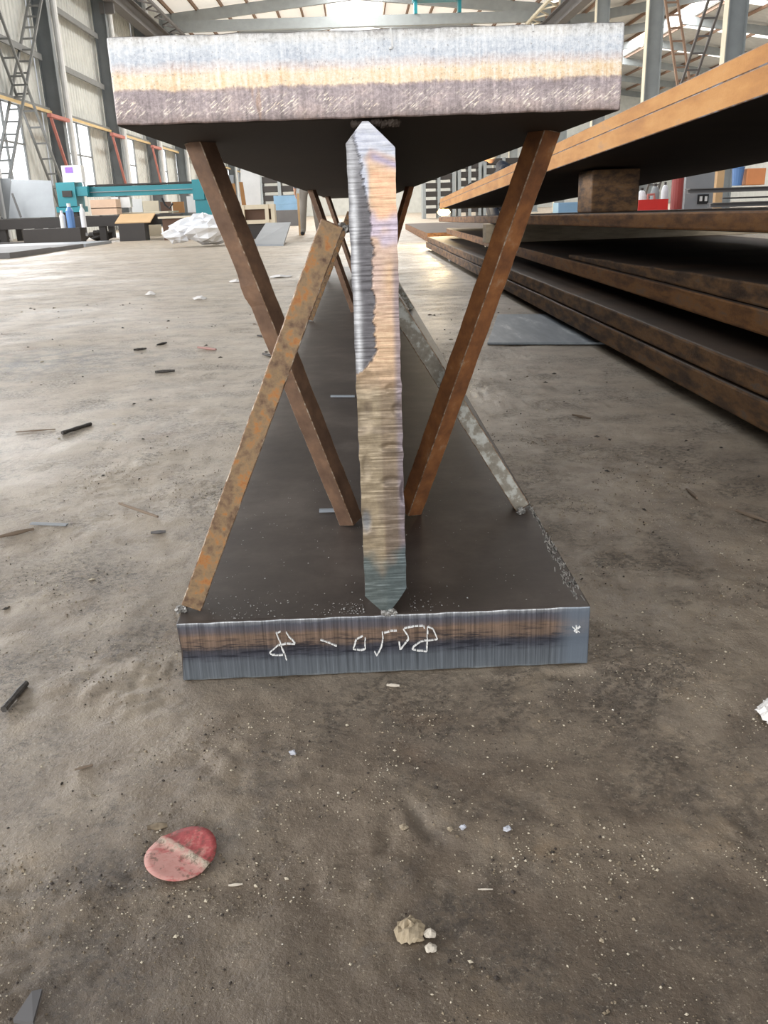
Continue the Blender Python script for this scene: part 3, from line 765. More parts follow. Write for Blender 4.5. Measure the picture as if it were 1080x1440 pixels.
tag(m.build('chalk_mark', M['chalk'], bottom_flange), kind='stuff')
m = MB()
for s in ([(549, 40), (551, 54), (552, 67)], [(547, 68), (552, 67)], [(749, 34), (750, 44)]):
    w = [at(x, y, -0.0008) for x, y in s]
    for i in range(len(w) - 1): m.bar(w[i], w[i + 1], 0.0016, 0.0016)
m.build('chalk_mark', M['chalk'], top_flange)

# spatter and grit lying on the lower flange
def octa(m, x, y, z, r):
    rx, ry, rz = r * random.uniform(.7, 1.3), r * random.uniform(.7, 1.3), r * random.uniform(.5, .9)
    a = random.uniform(0, 3.14); c, s = math.cos(a), math.sin(a)
    m.add([(x + rx * c, y + rx * s, z), (x - ry * s, y + ry * c, z), (x - rx * c, y - rx * s, z), (x + ry * s, y - ry * c, z), (x, y, z + rz), (x, y, z - rz)],
          [(0, 1, 4), (1, 2, 4), (2, 3, 4), (3, 0, 4), (1, 0, 5), (2, 1, 5), (3, 2, 5), (0, 3, 5)])
m = MB()
for k in range(420):
    if k < 130: x, y = random.gauss(-0.03, 0.022), abs(random.gauss(0.0, 0.02)) + 0.004
    elif k < 220: x, y = random.gauss(-0.15, 0.035), abs(random.gauss(0.02, 0.03)) + 0.004
    else: x, y = random.uniform(-0.2, 0.2), random.uniform(0.01, 0.5)
    if abs(x - 0.0027) < 0.024 and y > 0: x += 0.05
    octa(m, x, y, TB + 0.0004, random.choice((0.0004, 0.0005, 0.0007, 0.0011)))
tag(m.build('weld_spatter', M['weld'], bottom_flange), kind='stuff')

# ------------------------------------------------------------------ plate stack on the right
def plate(name, near, far, width, thick, mats, label, ragged=0.0, nseg=30, cat='steel plate', thick_far=None):
    """thick plate whose long left face runs from near to far (points at the lower left edge)"""
    a = Vector(near); b = Vector(far); m = MB(); r = random.Random(int(a.z * 1000))
    for i in range(nseg + 1):
        p = a.lerp(b, i / nseg); e = (r.random() - 0.5) * ragged; th = thick + ((thick_far or thick) - thick) * i / nseg; e2 = (r.random() - 0.5) * ragged
        m.V += [(p.x + e * .5, p.y, p.z), (p.x + e, p.y, p.z + th + e2 * 0.6), (p.x + width, p.y, p.z + th), (p.x + width, p.y, p.z)]
    for i in range(nseg):
        q = 4 * i
        m.F += [(q, q + 1, q + 5, q + 4), (q + 1, q + 2, q + 6, q + 5), (q + 2, q + 3, q + 7, q + 6), (q + 3, q, q + 4, q + 7)]; m.M += [0, 1, 0, 2]
    n = 4 * nseg; m.F += [(3, 2, 1, 0), (n, n + 1, n + 2, n + 3)]; m.M += [0, 0]
    o = m.build(name, mats, bevel=0.003)
    if mats[0] is M['plate_bright']: o.data.materials.append(M['flake']); o.modifiers['edge'].material = 3
    else: o.modifiers['edge'].width = 0.006
    return tag(o, label, cat)
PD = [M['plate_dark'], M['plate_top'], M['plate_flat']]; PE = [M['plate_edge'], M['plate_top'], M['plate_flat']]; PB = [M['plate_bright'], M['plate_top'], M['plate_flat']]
plate('steel_plate', (0.802, -0.25, 0.03), (0.79, 9.7, 0.03), 1.9, 0.062, PD, 'lowest rusty steel plate of the stack, just clear of the floor', 0.006)
plate('steel_plate', (0.806, -0.2, 0.0955), (0.80, 9.6, 0.0955), 1.85, 0.054, PD, 'second rusty plate from the floor, lying flush on the lowest one', 0.005)
plate('steel_plate', (0.846, -0.2, 0.196), (0.96, 9.0, 0.196), 1.4, 0.056, PE, 'orange-brown plate in mid stack under the pale timber block')
plate('steel_plate', (0.846, -0.2, 0.2535), (0.895, 3.0, 0.2535), 1.4, 0.075, PD, 'shorter dark plate with a rough edge lying on the mid-stack plate', 0.008, 30, 'steel plate', 0.016)
plate('steel_plate', (0.83, -0.2, 0.424), (0.84, 8.6, 0.33), 1.35, 0.046, PE, 'thin rusty plate level with the camera, resting on the timber blocks')
gz0 = lambda y: 0.685 - 0.0312 * (y - 1.13)
plate('steel_plate', (0.86, -0.2, gz0(-0.2)), (0.86, 8.7, gz0(8.7)), 0.94, 0.061, PB, 'lower of the two bright orange plates tilted on top of the stack')
plate('steel_plate', (0.864, -0.2, gz0(-0.2) + 0.0612), (0.864, 8.7, gz0(8.7) + 0.0612), 0.93, 0.044, PB, 'topmost bright orange plate, tilted, on the stack')
tag(MB().box(0.80, 2.9, 4.85, 5.0, 0.2525, 0.366).build('timber_block', M['timber'], bevel=0.004), 'long pale timber baulk packed crosswise between the plates of the stack', 'timber')
tag(MB().box(1.02, 1.23, 3.15, 3.4, 0.436, 0.612).build('spacer_block', M['plate_dark'], bevel=0.006), 'dark rusty spacer block holding up the tilted plates', 'block')
for (x, y, lab) in ((0.83, 7.4, 'grey packing block under the far end of the stack'), (0.95, 3.6, 'packing block in shadow under the middle of the stack'), (1.0, 0.6, 'packing block in shadow under the near end of the stack')):
    tag(MB().box(x, x + 0.2, y, y + 0.12, 0, 0.0295).build('packing_block', M['grey']), lab, 'block')
for i, (x, y) in enumerate(((1.0, 1.1), (1.05, 6.6))):
    tag(MB().box(x, x + 0.5, y, y + 0.08, 0.1505, 0.1955).build('packing_block', M['timber']), 'packing piece in the dark gap under the mid-stack plate, %s' % ('nearer one' if i == 0 else 'farther one'), 'block')
# plates lying farther on
plate('steel_plate', (1.0, 12.2, 0.0), (1.1, 20, 0.0), 1.5, 0.12, PE, 'low thick plate on the floor beyond the stack')

# grey sheet on the floor, partly under the stack
m = MB().add([(0.447, 2.32, 0.002), (0.98, 2.19, 0.002), (1.12, 3.03, 0.002), (0.615, 3.155, 0.002), (0.447, 2.32, 0.010), (0.98, 2.19, 0.010), (1.12, 3.03, 0.010), (0.615, 3.155, 0.010)],
             [(0, 3, 2, 1), (4, 5, 6, 7), (0, 1, 5, 4), (1, 2, 6, 5), (2, 3, 7, 6), (3, 0, 4, 7)])
tag(m.build('steel_sheet', M['silver'], bevel=0.001), 'silver-grey steel sheet lying flat on the floor half under the stack', 'sheet')

# ------------------------------------------------------------------ small things on the floor
def disc_material():
    m, nt, bs = nodes_of('worn_red_print')
    tc = nt.nodes.new('ShaderNodeTexCoord'); v = tc.outputs['Object']; sp = nt.nodes.new('ShaderNodeSeparateXYZ'); nt.links.new(v, sp.inputs[0])
    n = noise(nt, 60, 5, 0.7, v, (1, 2, 1))
    c = ramp(nt, n, [(0.3, (186, 130, 120)), (0.5, (196, 146, 136)), (0.64, (180, 92, 88)), (0.75, (204, 166, 152))])
    # fold line: the far right part keeps its red
    d = math_(nt, 'ADD', math_(nt, 'MULTIPLY', sp.outputs['X'], 0.62), math_(nt, 'MULTIPLY', sp.outputs['Y'], 0.78))
    d = math_(nt, 'ADD', d, math_(nt, 'MULTIPLY', math_(nt, 'SUBTRACT', n, 0.5), 0.004))
    red = ramp(nt, noise(nt, 90, 4, 0.7, v), [(0.35, (130, 62, 60)), (0.52, (168, 74, 74)), (0.7, (190, 130, 120))])
    f = ramp(nt, math_(nt, 'ADD', math_(nt, 'MULTIPLY', d, 20), 0.4), [(0.5, (0, 0, 0)), (0.54, (255, 255, 255))])
    c = mixc(nt, f, c, red)
    g = ramp(nt, math_(nt, 'ADD', math_(nt, 'MULTIPLY', d, 20), 0.4), [(0.34, (0, 0, 0)), (0.44, (255, 255, 255)), (0.49, (255, 255, 255)), (0.53, (0, 0, 0))])
    g2 = math_(nt, 'MULTIPLY', g, ramp(nt, noise(nt, 120, 4, 0.7, v), [(0.4, (60, 60, 60)), (0.6, (255, 255, 255))]))
    c = mixc(nt, g2, c, lin((196, 182, 162)))
    dt = ramp(nt, noise(nt, 110, 5, 0.8, v), [(0.53, (0, 0, 0)), (0.62, (255, 255, 255))])
    c = mixc(nt, math_(nt, 'MULTIPLY', dt, 0.7), c, lin((92, 78, 62)))
    nt.links.new(c, bs.inputs['Base Color']); bs.inputs['Roughness'].default_value = 0.6
    return m
M['disc'] = disc_material()
cxd, cyd = -0.1735, -0.2785
m = MB(); N = 40; RG = 6
m.V.append((cxd, cyd, 0.0045))
for j in range(1, RG + 1):
    for k in range(N):
        a = 2 * math.pi * k / N; r = 0.0285 * j / RG
        x = cxd + r * math.cos(a) * 1.0; y = cyd + r * math.sin(a)
        dd = 0.62 * (x - cxd) + 0.78 * (y - cyd)
        z = 0.0042 + 0.0022 * math.exp(-((dd - 0.004) / 0.004) ** 2) + 0.0012 * math.sin(a * 2 + 0.6) * (j / RG) ** 2 + (0.004 * max(0, dd - 0.006) / 0.02)
        m.V.append((x, y, z))
for k in range(N):
    k2 = (k + 1) % N; m.F.append((0, 1 + k, 1 + k2))
    for j in range(RG - 1):
        a0 = 1 + j * N; m.F.append((a0 + k, a0 + N + k, a0 + N + k2, a0 + k2))
m.M = [0] * len(m.F)
o = tag(m.build('round_sticker', M['disc'], smooth=True), 'worn round red and white sticker creased on the dirt floor', 'sticker')
s_ = o.modifiers.new('thick', 'SOLIDIFY'); s_.thickness = 0.0008

def crumple(name, cx, cy, w, h, hgt, seed, mat, label, cat, n=9):
    r = random.Random(seed); m = MB(); z0 = floor_z(cx, cy)
    for j in range(n + 1):
        for i in range(n + 1):
            u, v = i / n * 2 - 1, j / n * 2 - 1
            e = 1 + r.uniform(-0.1, 0.1)
            k = max(0, 1 - (u * u + v * v) * 0.7)
            m.V.append((cx + u * w / 2 * e * (1 - 0.28 * abs(v)), cy + v * h / 2 * e * (1 - 0.28 * abs(u)), z0 + 0.0022 + hgt * k * r.uniform(0.45, 1.0) + r.uniform(0, hgt * 0.12)))
    for j in range(n):
        for i in range(n):
            q = j * (n + 1) + i; m.F.append((q, q + 1, q + n + 2, q + n + 1))
    m.M = [0] * len(m.F)
    o = tag(m.build(name, mat), label, cat)
    s_ = o.modifiers.new('thick', 'SOLIDIFY'); s_.thickness = 0.0007
    return o
crumple('paper_scrap', 0.005, -0.363, 0.023, 0.026, 0.009, 3, M['paper'], 'crumpled beige paper scrap low in the picture', 'paper')
for k, (dx, dy, sd) in enumerate(((0.014, -0.004, 4), (0.0135, -0.0155, 5))):
    crumple('paper_scrap', 0.005 + dx, -0.363 + dy, 0.009, 0.009, 0.004, sd, M['pale'], ('small pale torn piece beside the crumpled paper scrap, upper of two', 'small pale torn piece beside the crumpled paper scrap, lower of two')[k], 'paper', 5)
crumple('white_rag', 0.383, -0.12, 0.042, 0.046, 0.016, 8, M['rag'], 'crumpled white rag at the right edge of the picture', 'rag', 12)

def pebble(x, y, r, mat, label, name='pebble', cat='stone', sq=(1, 0.8, 0.7), seed=1):
    m = MB().blob((x, y, floor_z(x, y) + r * sq[2] * 0.8), r, seed, 0.3, sq, 5, 7)
    return tag(m.build(name, mat), label, cat)
pb = [((568, 1167), 0.0036, 'stone', 'pale tan pebble left of the row below the beam end'), ((633, 1171), 0.0026, 'stone', 'small tan pebble second in the row below the beam'),
      ((651, 1169), 0.003, 'bluegrey', 'bluish grey chip beside the small tan pebble'), ((713, 1170), 0.0034, 'bluegrey', 'bluish white chip at the right of the pebble row'),
      ((412, 1064), 0.0036, 'bluegrey', 'lone mauve grey chip below the chalk figures'), ((846, 1212 + 110), 0.002, 'stone', 'tiny pale pebble among the grit lower right')]
for k, (q, r, mt, lab) in enumerate(pb):
    p = ground(*q); pebble(p.x, p.y, r, M[mt], lab, seed=k + 3)
def stick(a, b, r, mat, label, name='splinter', cat='splinter', flat=1.0, bend=0.0, taper=True):
    a = ground(*a); b = ground(*b); n = 6; pts = []; rad = []
    d = (b - a); side = Vector((-d.y, d.x, 0)).normalized()
    rr = random.Random(int(a.x * 1e4))
    zb = max(floor_z(a.x, a.y), floor_z(b.x, b.y), floor_z((a.x + b.x) / 2, (a.y + b.y) / 2)) + r * 0.9
    for i in range(n + 1):
        t = i / n; p = a.lerp(b, t) + side * (bend * math.sin(math.pi * t) + rr.uniform(-.1, .1) * r); p.z = zb
        pts.append(p); rad.append(r * ((0.55 + 0.45 * math.sin(math.pi * min(max(t, .08), .92))) if taper else 1.0) * rr.uniform(.85, 1.12))
    m = MB().tube(pts, rad, 7)
    return tag(m.build(name, mat), label, cat)
stick((88, 611), (128, 598), 0.0045, M['slag'], 'thick dark electrode stub on the floor at left', 'electrode_stub', 'stub', taper=False)
stick((6, 1003), (38, 966), 0.0036, M['slag'], 'dark electrode stub by the left edge, level with the beam foot', 'electrode_stub', 'stub', taper=False)
stick((0, 757), (48, 746), 0.0036, M['twig'], 'brown twig at the left edge below the grey strip', 'twig', 'twig')
stick((168, 710), (222, 729), 0.0028, M['twig'], 'long brown splinter left of the braces', 'splinter', 'splinter')
stick((218, 524), (246, 522), 0.005, M['slag'], 'dark stub lying crosswise in the left middle distance', 'electrode_stub', 'stub')
stick((188, 493), (206, 491), 0.005, M['slag'], 'dark stub farther back, left of its two neighbours', 'electrode_stub', 'stub')
stick((221, 486), (234, 483), 0.005, M['slag'], 'dark stub farther back, right of its neighbour', 'electrode_stub', 'stub')
stick((278, 490), (304, 493), 0.005, M['pinkscrap'], 'pinkish splinter behind the dark stubs', 'splinter', 'splinter')
stick((370, 499), (386, 503), 0.006, M['slag'], 'black cinder beside the crossing of the braces', 'cinder', 'cinder')
stick((362, 473), (378, 475), 0.005, M['slag'], 'thin dark cinder left of the brown brace', 'cinder', 'cinder')
stick((22, 608), (78, 604), 0.002, M['twig'], 'thin straw left of the thick electrode stub', 'straw', 'straw')
stick((105, 1083), (131, 1076), 0.0015, M['twig'], 'small tan splinter above the red sticker at left', 'splinter', 'splinter')
stick((321, 1243), (341, 1241), 0.0011, M['pale'], 'thin pale splinter right of the red sticker', 'splinter', 'splinter')
stick((672, 1249), (693, 1249), 0.0007, M['pale'], 'hair-thin pale straw right of centre low down', 'straw', 'straw')
stick((544, 964), (562, 965), 0.002, M['pale'], 'pale chip just below the beam end', 'chip', 'chip')
stick((805, 585), (830, 590), 0.003, M['twig'], 'dark splinter on the floor between beam and stack', 'splinter', 'splinter')
stick((965, 690), (980, 703), 0.003, M['twig'], 'brown splinter toward the stack, middle right', 'splinter', 'splinter')
stick((1035, 720), (1078, 735), 0.003, M['twig'], 'ragged splinter at the right edge of the floor', 'splinter', 'splinter')
stick((212, 750), (233, 748), 0.003, M['darkgrey'], 'small grey scrap left of the rust-speckled brace', 'scrap', 'scrap')
stick((508 - 300, 1170), (236, 1166), 0.003, M['grit'], 'clod of grit behind the red sticker', 'clod', 'clod')
# flat grey strip and grey blade
a = ground(44, 739); b_ = ground(95, 741)
m = MB().bar(a + Vector((0, 0, .004)), b_ + Vector((0, 0, .004)), 0.008, 0.0022, 0, 0, (0, 0, 1))
tag(m.build('steel_strip', M['grey']), 'short flat grey steel strip above the brown twig', 'strip')
p0, p1, p2 = ground(20, 1442), ground(62, 1404), ground(48, 1445)
z = Vector((0, 0, 0.006))
m = MB().add([p0 + z * .3, p2 + z * .3, p1 + z, ground(48, 1408) + z, p0 + z * .8, p2 + z * .8, p1 + z * 1.4, ground(48, 1408) + z * 1.5],
             [(0, 1, 2, 3), (7, 6, 5, 4), (0, 4, 5, 1), (1, 5, 6, 2), (2, 6, 7, 3), (3, 7, 4, 0)])
tag(m.build('metal_shard', M['darkgrey']), 'pointed grey metal shard in the lower left corner', 'shard')
# welding-wire ends tacked to the flange top
for q0, q1, lab in (((465, 557), (499, 557), 'short bright steel strip on the lower flange, farther of two'), ((449, 718), (482, 717), 'short bright steel strip on the lower flange, nearer of two')):
    a = ground(*q0, TB + 0.004); b_ = ground(*q1, TB + 0.004)
    tag(MB().bar(a, b_, 0.006, 0.004, 0, 0, (0, 0, 1)).build('steel_strip', M['silver']), lab, 'strip')
for k, (q, w) in enumerate((((395, 390), 0.2), ((333, 397), 0.11), ((281, 421), 0.09), ((212, 415), 0.07))):
    p = ground(*q)
    crumple('white_scrap', p.x, p.y, w, w * 0.6, 0.025, 20 + k, M['rag'], ('long white film scrap on the floor behind the braces', 'round pale film scrap left of the brown brace', 'small white scrap on the open floor', 'smallest white scrap, farthest left on the open floor')[k], 'scrap', 6)

# grit strewn on the near floor (too fine to count)
NG = 150000
px = rng.uniform(-0.62, 0.62, NG); py = -0.74 + 1.9 * rng.random(NG) ** 1.7
dens = vnoise(px, py, 0.16, 5) * 0.55 + vnoise(px, py, 0.045, 6) * 0.6 + 0.4 * np.exp(-((py + 0.31 - 0.03 * px) / 0.025) ** 2)
keep = ((np.abs(px) > 0.236) | (py < -0.012)) & (rng.random(NG) < np.clip((dens - 0.55) * 1.6, 0.05, 0.8))
px, py = px[keep][:36000], py[keep][:36000]; N = len(px)
r = rng.choice([0.0005, 0.0006, 0.0007, 0.0009, 0.0011, 0.0014, 0.0019], N, p=[.24, .26, .2, .14, .09, .05, .02])
zf = floor_height(px, py); an = rng.uniform(0, 3.14, N); rx = r * rng.uniform(.7, 1.3, N); ry = r * rng.uniform(.7, 1.3, N); rz = r * rng.uniform(.6, 1.0, N)
ca, sa = np.cos(an), np.sin(an); zc = zf + r * 0.3
V = np.stack([np.stack([px + rx * ca, py + rx * sa, zc], -1), np.stack([px - ry * sa, py + ry * ca, zc], -1), np.stack([px - rx * ca, py - rx * sa, zc], -1),
              np.stack([px + ry * sa, py - ry * ca, zc], -1), np.stack([px, py, zc + rz], -1), np.stack([px, py, zc - rz], -1)], 1).reshape(-1, 3)
T = np.array([(0, 1, 4), (1, 2, 4), (2, 3, 4), (3, 0, 4), (1, 0, 5), (2, 1, 5), (3, 2, 5), (0, 3, 5)])
m = MB(); m.V = V.tolist(); m.F = (np.arange(N)[:, None, None] * 6 + T[None]).reshape(-1, 3).tolist()
m.M = np.repeat(rng.choice([0, 1, 2], N, p=[.5, .28, .22]), 8).tolist()

# crumbs and chips strewn on the open floor between beam, table and stack (too small to tell apart)
for k in range(420):
    if random.random() < .68: x, y = random.uniform(-2.2, -0.26), 0.15 + 4.5 * random.random() ** 1.7
    else: x, y = random.uniform(0.27, 0.74), random.uniform(0.1, 3.5)
    if math.hypot((x + 1.15) / .6, (y - 2.3) / .5) > 1 and random.random() < .25: continue
    r = random.choice((.002, .0025, .003, .004, .006)) * (0.7 + 0.25 * y); a = random.uniform(0, 3.14); z = floor_z(x, y)
    q = random.uniform(0.2, 0.7); c, sn = math.cos(a), math.sin(a); kk = random.choice((3, 3, 3, 4, 1))
    if 0.4 < x and 2.1 < y < 3.25: continue
    rx, ry, rz = r * 1.3, r * q, r * .5
    m.add([(x + rx * c, y + rx * sn, z + .001), (x - ry * sn, y + ry * c, z + .001), (x - rx * c, y - rx * sn, z + .001), (x + ry * sn, y - ry * c, z + .001), (x, y, z + rz + .001), (x, y, z - rz * .3)],
          [(0, 1, 4), (1, 2, 4), (2, 3, 4), (3, 0, 4), (1, 0, 5), (2, 1, 5), (3, 2, 5), (0, 3, 5)], kk)
tag(m.build('loose_grit', [M['grit'], M['grit_pale'], M['grit_dark'], M['slag'], M['twig']]), 'loose grit, sand and dark crumbs scattered over the floor', 'grit', kind='stuff')
# bright scraped edge of the lower flange
m = MB()
for k in range(150):
    y = random.uniform(0.02, 0.36); w = 0.004 + 0.012 * max(0, 1 - abs(y - 0.1) / 0.14); x = 0.2235 - w * random.random()
    L = random.uniform(.006, .016); a = random.uniform(1.2, 1.75); c, sn = math.cos(a) * L / 2, math.sin(a) * L / 2
    m.bar((x - c, y - sn, TB + .0002), (x + c, y + sn, TB + .0002), 0.0011, 0.0008, 0, 0, (0, 0, 1))
tag(m.build('scraped_edge', M['weld'], bottom_flange), 'bright scraped patch along the right edge', kind='stuff')

# ------------------------------------------------------------------ far left: cutting table and its machine
YT = 18.6
tb = empty('cutting_table', (-6, YT, 0), 'long dark steel cutting table on short legs at far left', 'table')
MB().box(-8.6, -3.7, YT - 0.1, YT + 0.1, 0.30, 0.50).build('rail', M['dark'], tb)
MB().box(-8.6, -3.7, YT + 3.0, YT + 3.2, 0.30, 0.50).build('rail', M['dark'], tb)
for k in range(12):
    x = -8.4 + k * 0.42
    MB().box(x - 0.006, x + 0.006, YT + 0.1, YT + 3.0, 0.38, 0.52).build('slat', M['darkgrey'], tb)
for x in (-8.3, -7.5, -6.75, -6.05, -5.4, -4.65, -3.9):
    for yy in (YT, YT + 3.1):
        MB().box(x - 0.07, x + 0.07, yy - 0.07, yy + 0.07, 0, 0.30).build('leg', M['dark'], tb)
tag(MB().box(-8.2, -6.1, YT - 0.45, YT - 0.15, 0, 0.05).build('floor_rail', M['darkgrey']), 'low grey floor rail in front of the cutting table', 'rail')
# gantry
YG = 19.6
gm = empty('cutting_gantry', (-5, YG, 0.5), 'teal gantry of the flame cutting machine across the table', 'machine')
def rect_at(x0, y0, x1, y1, Y, dep): 
    a = at(x0, y1, Y); b_ = at(x1, y0, Y); return (a.x, b_.x, Y, Y + dep, a.z, b_.z)
MB().box(*rect_at(122, 258, 276, 277, YG, 0.35)).build('cross_beam', M['teal'], gm)
q = rect_at(122, 257, 276, 260, YG - 0.04, 0.43); MB().box(*q).build('top_rail', M['dark'], gm)
q = rect_at(124, 266, 274, 270, YG - 0.05, 0.06); MB().box(*q).build('guide_rail', M['steelpaint'], gm)
m = MB().box(*rect_at(83, 256, 104, 292, YG - 0.25, 0.6)); m.box(*rect_at(104, 262, 122, 276, YG - 0.2, 0.5)); m.box(*rect_at(80, 290, 112, 299, YG - 0.25, 0.6))
car = m.build('left_carriage', M['teal'], gm)
q = rect_at(88, 268, 100, 277, YG - 0.29, 0.04); MB().box(*q).build('motor', M['dark'], car)
m = MB().box(*rect_at(272, 252, 285, 281, YG - 0.2, 0.6)); m.box(*rect_at(285, 258, 300, 281, YG - 0.15, 0.5)); m.build('right_carriage', M['teal'], gm)
q = rect_at(86, 290, 108, 299, YG - 0.2, 0.4); MB().box(q[0], q[1], q[2], q[3], 0.521, q[4]).build('foot', M['dark'], gm)
q = rect_at(274, 278, 296, 281, YG - 0.15, 0.4); MB().box(q[0], q[1], q[2], q[3], 0.0, q[4]).build('foot', M['teal'], gm)
cp = MB().box(*rect_at(89, 232, 113, 257, YG - 0.2, 0.25)).build('control_panel', M['white'], gm)
MB().box(*rect_at(92, 235, 101, 243, YG - 0.215, 0.012)).build('screen', M['screen'], cp)
m = MB().box(*rect_at(158, 277, 166, 296, YG - 0.05, 0.2)).box(*rect_at(170, 277, 182, 292, YG, 0.2)); m.build('torch_head', M['white'], gm)
m = MB().tube([at(228, 279, YG), at(232, 288, YG - 0.1), at(238, 293, YG - .1), at(243, 286, YG - .1)], 0.02, 6)
m.build('torch_hose', M['black'], gm)
# things on and by the table
def solid(name, x0, y0, x1, y1, Y, dep, mat, label, cat, group=None, bev=0.0):
    return tag(MB().box(*rect_at(x0, y0, x1, y1, Y, dep)).build(name, mat, bevel=bev), label, cat, group)
def standing(name, x0, x1, ytop, Y, dep, mat, label, cat, bev=0.0):
    a = at(x0, ytop, Y); c = at(x1, ytop, Y)
    return tag(MB().box(a.x, c.x, Y, Y + dep, 0, a.z).build(name, mat, bevel=bev), label, cat)
def on_table(name, x0, y0, x1, Y, dep, mat, label, cat, z0=0.52):
    a = at(x0, y0, Y); c = at(x1, y0, Y)
    return tag(MB().box(a.x, c.x, Y, Y + dep, z0, a.z).build(name, mat), label, cat)
on_table('leaning_sheet', 0, 251, 14, YT + 2.7, 0.04, M['grey'], 'narrow grey sheet at the left edge on the cutting table', 'sheet')
a0, a1, a2, a3 = at(12, 305, YT + 2.2), at(78, 304, YT + 2.2), at(72, 254, YT + 2.6), at(16, 252, YT + 2.6)
m = MB()
vs = [Vector(v) for v in (a0, a1, a2, a3)]
for v in vs[:2]: v.z = 0.525
m.add(vs + [v + Vector((0, 0.04, 0)) for v in vs], [(0, 1, 2, 3), (7, 6, 5, 4), (0, 4, 5, 1), (1, 5, 6, 2), (2, 6, 7, 3), (3, 7, 4, 0)])
tag(m.build('leaning_sheet', M['grey']), 'broad light grey sheet leaning over the left end of the table', 'sheet')
a, c = at(17, 272, YT + 2.0), at(29, 303, YT + 1.9); c.z = 0.545
tag(MB().tube([a, c], 0.025, 6).build('steel_rod', M['darkgrey']), 'dark rod leaning on the broad grey sheet', 'rod')
def bottle(x, ytop, w, Y, mat, label, z0):
    p = at(x, ytop, Y); r = w / 2 / FPX * (Y + 0.84); h = p.z - z0
    b_ = empty('bottle', (p.x, Y, z0), label, 'bottle')
    MB().lathe((p.x, Y, z0), [(r, 0), (r, h * .7), (r * .5, h * .84), (r * .45, h * .86)], 12).build('bottle_body', mat, b_)
    MB().lathe((p.x, Y, z0 + h * .86), [(r * .5, 0), (r * .5, h * .14)], 10).build('cap', M['white'], b_)
YB = YT - 0.85
tag(MB().box(-6.75, -5.6, YB - 0.12, YB + 0.22, 0, 0.30).build('bench_block', M['dark']), 'dark steel block in front of the table carrying the bottles', 'block')
bottle(96, 286, 10, YB, M['blue2'], 'blue plastic bottle before the teal machine', 0.30)
bottle(86, 296, 7, YB, M['white'], 'white bottle left of the blue one', 0.30)
bottle(114, 287, 7, YB + 0.05, M['plastic'], 'tall white spray can right of the blue bottle', 0.30)
# open cardboard box on the table front
a = at(131, 309, YT - 0.05); c = at(163, 280, YT - 0.05)
bx = empty('cardboard_box', ((a.x + c.x) / 2, YT, 0.505), 'pink-tan cardboard box with a slot opening on the table', 'box')
m = MB(); x0, x1, z0, z1 = a.x, c.x, 0.53, c.z
m.box(x0, x1, YT - 0.1, YT + 0.3, z0, z0 + 0.14).box(x0, x1, YT - 0.1, YT + 0.3, z1 - 0.18, z1).box(x0, x0 + 0.07, YT - 0.1, YT + 0.3, z0 + .14, z1 - .18).box(x1 - 0.07, x1, YT - 0.1, YT + 0.3, z0 + .14, z1 - .18).box(x0, x1, YT + 0.28, YT + 0.3, z0 + .14, z1 - .18)
m.build('carton', M['cardpink'], bx)
def slab(name, pts, th, mat, label, cat):
    vs = [Vector(p) for p in pts]
    m = MB().add(vs + [v + Vector((0, 0, th)) for v in vs], [(3, 2, 1, 0), (4, 5, 6, 7), (0, 1, 5, 4), (1, 2, 6, 5), (2, 3, 7, 6), (3, 0, 4, 7)])
    return tag(m.build(name, mat), label, cat)
def flat_at(x0, x1, y, Y0, Y1, ytop=None):
    a, b_ = at(x0, y, Y0), at(x1, y, Y0); c = at(x1, ytop or y, Y1); d = at(x0, ytop or y, Y1); return [a, b_, c, d]
def tilted(name, x0, x1, ya, za, yb, zb, th, mat, label):
    return slab(name, [(x0, ya, za), (x1, ya, za), (x1 + .05, yb, zb), (x0 + .05, yb, zb)], th, mat, label, 'cardboard')
a, c = at(162, 318, YT - .45), at(212, 318, YT - .45)
tag(MB().box(a.x + .1, c.x - .1, YT - .6, YT - .2, 0, 0.343).build('bench_block', M['dark']), 'dark steel block under the tipped sheet of cardboard', 'block')
tilted('cardboard_sheet', a.x, c.x, YT - .45, 0.345, YT - .12, 0.51, 0.02, M['card'], 'sheet of cardboard tipped over the front of the table')
a, c = at(166, 306, YT + .33), at(238, 306, YT + .33)
tilted('cardboard_sheet', a.x, c.x, YT + .33, 0.527, YT + 1.2, 0.535, 0.03, M['cream'], 'pale cardboard sheet lying behind the tan one on the table')
standing('steel_section', 228, 268, 308, YT - 0.9, 0.5, M['brownsteel'], 'brown steel section standing at the right end of the table', 'steel section')
a, c = at(222, 308, YT - .95), at(296, 308, YT - .95)
tilted('cardboard_sheet', a.x, c.x, YT - .95, a.z + .003, YT - .4, a.z + .003, 0.04, M['cream'], 'pale sheet laid over the brown steel section')
# boards and drums behind the table
for k, (x0, x1, y0, mat, lab) in enumerate(((200, 222, 283, 'cream', 'cream board standing behind the teal gantry'), (225, 240, 284, 'brownsteel', 'brown board standing behind the teal gantry'), (242, 258, 284, 'wood', 'orange-brown board behind the gantry'), (262, 279, 276, 'white', 'white drum-like bin behind the gantry'), (184, 199, 280, 'white', 'white board standing left of the cream board'))):
    a = at(x0, y0, YT + 3.6); c = at(x1, y0, YT + 3.6)
    tag(MB().box(a.x, c.x, YT + 3.6, YT + 3.66 if k != 3 else YT + 3.9, 0, a.z).build('bin' if k == 3 else 'board', M[mat]), lab, 'bin' if k == 3 else 'board')
